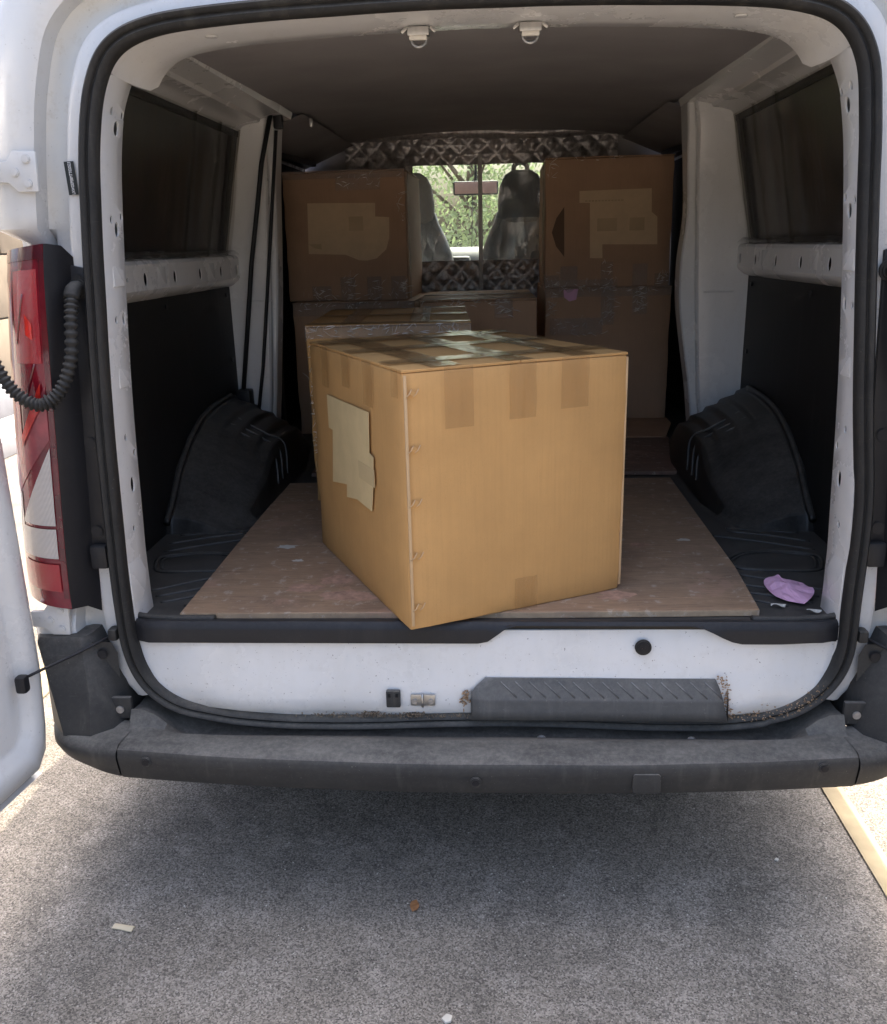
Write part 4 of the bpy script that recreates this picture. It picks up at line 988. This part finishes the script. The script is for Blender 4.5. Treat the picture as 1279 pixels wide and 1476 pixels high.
# ================================================================== small loose things
pp = [(.646, .230), (.672, .252), (.686, .257), (.690, .232), (.718, .222), (.735, .171), (.725, .139), (.693, .096), (.651, .123), (.637, .163)]
cen = Vector((sum(p[0] for p in pp) / len(pp), sum(p[1] for p in pp) / len(pp), 0))
rows = []
for t in (1.0, .8, .55, .3, .05):
    rows.append([(cen.x + (a - cen.x) * t, cen.y + (b - cen.y) * t, ZF + .010 + .007 * noise.noise(Vector((a * 40 * t, b * 40 * t, 4))) + .007 * (1 - t)) for a, b in [(q.x, q.y) for q in crom([(a, b, 0) for a, b in pp], 3, True)]])
pk = grid('pink_paper', rows, 'pink', None, False, True, thick=.0015, cap=False)
tag(pk, 'crumpled pink paper sheet lying on the black floor liner corner', 'paper')
for i, (x, y, lbl) in enumerate(((.62, .085, 'small pale wood chip on the liner near the pink paper'), (.685, .055, 'small curled pale chip at the front edge of the floor liner'))):
    rows = [[(x + k * .006, y + .003 * math.sin(k * 1.3 + i), ZF + .008 + .004 * math.sin(k * .9 + i)), (x + k * .006 + .002, y + .007 + .002 * math.sin(k), ZF + .009)] for k in range(6)]
    tag(grid('wood_chip', rows, 'crumb', None, False, thick=.0015), lbl, 'chip')
rows = [[(-.765 + k * .009, -.226 - k * .0015 + .001 * math.sin(k), .0035), (-.764 + k * .009, -.218 - k * .0012, .0045), (-.763 + k * .009, -.212 - k * .0015, .003)] for k in range(6)]
tag(grid('wood_splinter', rows, 'wood', None, False, thick=.003), 'pale flat wood splinter lying on the shaded pavement', 'splinter')
rows = []
for k in range(7):
    hw = .009 * math.sin(math.pi * (k + .5) / 7) + .001; y = -.160 + k * .0055
    rows.append([(-.14 - hw, y, .004 + .004 * abs(math.sin(k))), (-.14, y, .007), (-.14 + hw, y, .003 + .005 * abs(math.cos(k)))])
tag(grid('dry_leaf', rows, 'dry', None, False, thick=.0008), 'small curled brown leaf on the pavement behind the bumper', 'leaf')
tag(prism('stone_chip', [(-.066, -.427), (-.057, -.416), (-.046, -.420), (-.048, -.432), (-.058, -.436)], 'z', .0005, .006, 'crumb', None, .0015), 'pale angular stone chip on the pavement nearest the viewer', 'stone')
tag(prism('stone_chip', [(.660, .03), (.666, .036), (.671, .032), (.666, .026)], 'z', .0005, .004, 'crumb', None, .001), 'tiny white chip on the pavement below the bumper end', 'stone')

rg = random.Random(11); gv, gf = [], []
for k in range(420):
    x, y, r_ = rg.uniform(-1.5, 1.3), rg.uniform(-.6, .4), rg.uniform(.0008, .0024); b = len(gv); a0 = rg.random() * 6
    gv += [(x + r_ * math.cos(a0 + j * 2.1), y + r_ * math.sin(a0 + j * 2.1), .0003) for j in range(3)] + [(x, y, r_ * 1.1)]
    gf += [(b, b + 1, b + 3), (b + 1, b + 2, b + 3), (b + 2, b, b + 3)]
gt = raw('grit', gv, gf, 'crumb'); gt['kind'] = 'stuff'; tag(gt, 'scattered pale grit on the pavement behind the van', 'grit')

# ================================================================== surroundings
SH = tag(empty('shop_building', (-4.25, 9, 0)), 'beige stone shop front with grey upper wall beyond the open door', 'building')
def wall_blocks():
    me = None
    for j in range(5):
        for i in range(14):
            z = .30 + j * .53; y = -6.5 + i * 1.0 + (.5 if j % 2 else 0)
            if me is None:
                o = box('stone_block', (.10, .985, .515), (0, y, z + .26), 'wall', SH, .008); me = o.data
            else:
                o = bpy.data.objects.new('stone_block', me); COL.objects.link(o); o.parent = SH; o.location = (random.uniform(-.004, .004), y, z + .26)
wall_blocks()
box('wall_core', (.3, 14.6, 6.0), (-.17, .2, 3.0), 'grey', SH, .02)
box('plinth', (.2, 14.4, .30), (0, .2, .15), 'grey', SH, .02)
SG = tag(empty('shop_sign', (-4.14, 9, 3.12)), 'long red sign board with white lettering on the shop front', 'sign')
box('sign_board', (.08, 9.0, .30), (0, -1.4, 0), 'signred', SG, .01)
text('sign_letter', '2', .22, (.045, -2.62, -.01), (R(90), 0, R(90)), 'ink', SG)
box('pavement_kerb', (.5, 14.4, .12), (-3.6, 9.2, .06), 'grey', None, .015)['kind'] = 'structure'

def tree(x, y, hgt, rx, n_leaf, seed, label):
    rnd = random.Random(seed)
    T = tag(empty('street_tree', (x, y, 0)), label, 'tree', 'trees ahead of the van')
    pth = crom([(0, 0, 0), (.08, .03, hgt * .25), (-.05, .05, hgt * .5), (.06, 0, hgt * .8)], 8)
    tube('trunk', pth, .16, 'bark', T, 10, rf=lambda i: 1 - .75 * i / len(pth))
    for k in range(6):
        a = rnd.random() * 6.28; z0_ = hgt * rnd.uniform(.3, .6)
        tube('limb', crom([(0, 0, z0_), (math.cos(a) * rx * .35, math.sin(a) * rx * .35, z0_ + hgt * .12), (math.cos(a) * rx * .7, math.sin(a) * rx * .7, z0_ + hgt * .2)], 5), .05, 'bark', T, 7, rf=lambda i: 1 - .07 * i)
    clumps = []
    for k in range(26):
        a = rnd.random() * 6.28; r = rx * rnd.random() ** .5; z = hgt * rnd.uniform(.12, 1.0)
        clumps.append((math.cos(a) * r * (1.1 - .4 * z / hgt), math.sin(a) * r, z, rnd.uniform(.35, .75)))
    vs_, fs = [], []
    for k in range(n_leaf):
        cx, cy, cz, cr = rnd.choice(clumps); d = Vector((rnd.gauss(0, 1), rnd.gauss(0, 1), rnd.gauss(0, 1))).normalized() * cr * rnd.random() ** .4
        p = Vector((cx, cy, cz)) + d; u = Vector((rnd.gauss(0, 1), rnd.gauss(0, 1), rnd.gauss(0, 1))).normalized(); v = u.orthogonal().normalized(); s_ = rnd.uniform(.03, .065)
        b = len(vs_); vs_ += [p - u * s_, p + v * s_ * .5, p + u * s_, p - v * s_ * .5]; fs.append((b, b + 1, b + 2, b + 3))
    raw('crown', vs_, fs, 'leaf', T)
tree(-2.4, 10.5, 5.2, 1.6, 7000, 1, 'leafy tree ahead of the windscreen on the side of the taupe headrest')
tree(-.3, 13.0, 4.2, 1.4, 6000, 2, 'farther leafy tree seen behind the rear view mirror')
tree(-5.2, 15.0, 6.0, 2.0, 6000, 3, 'tall leafy tree far ahead beside the shop front')
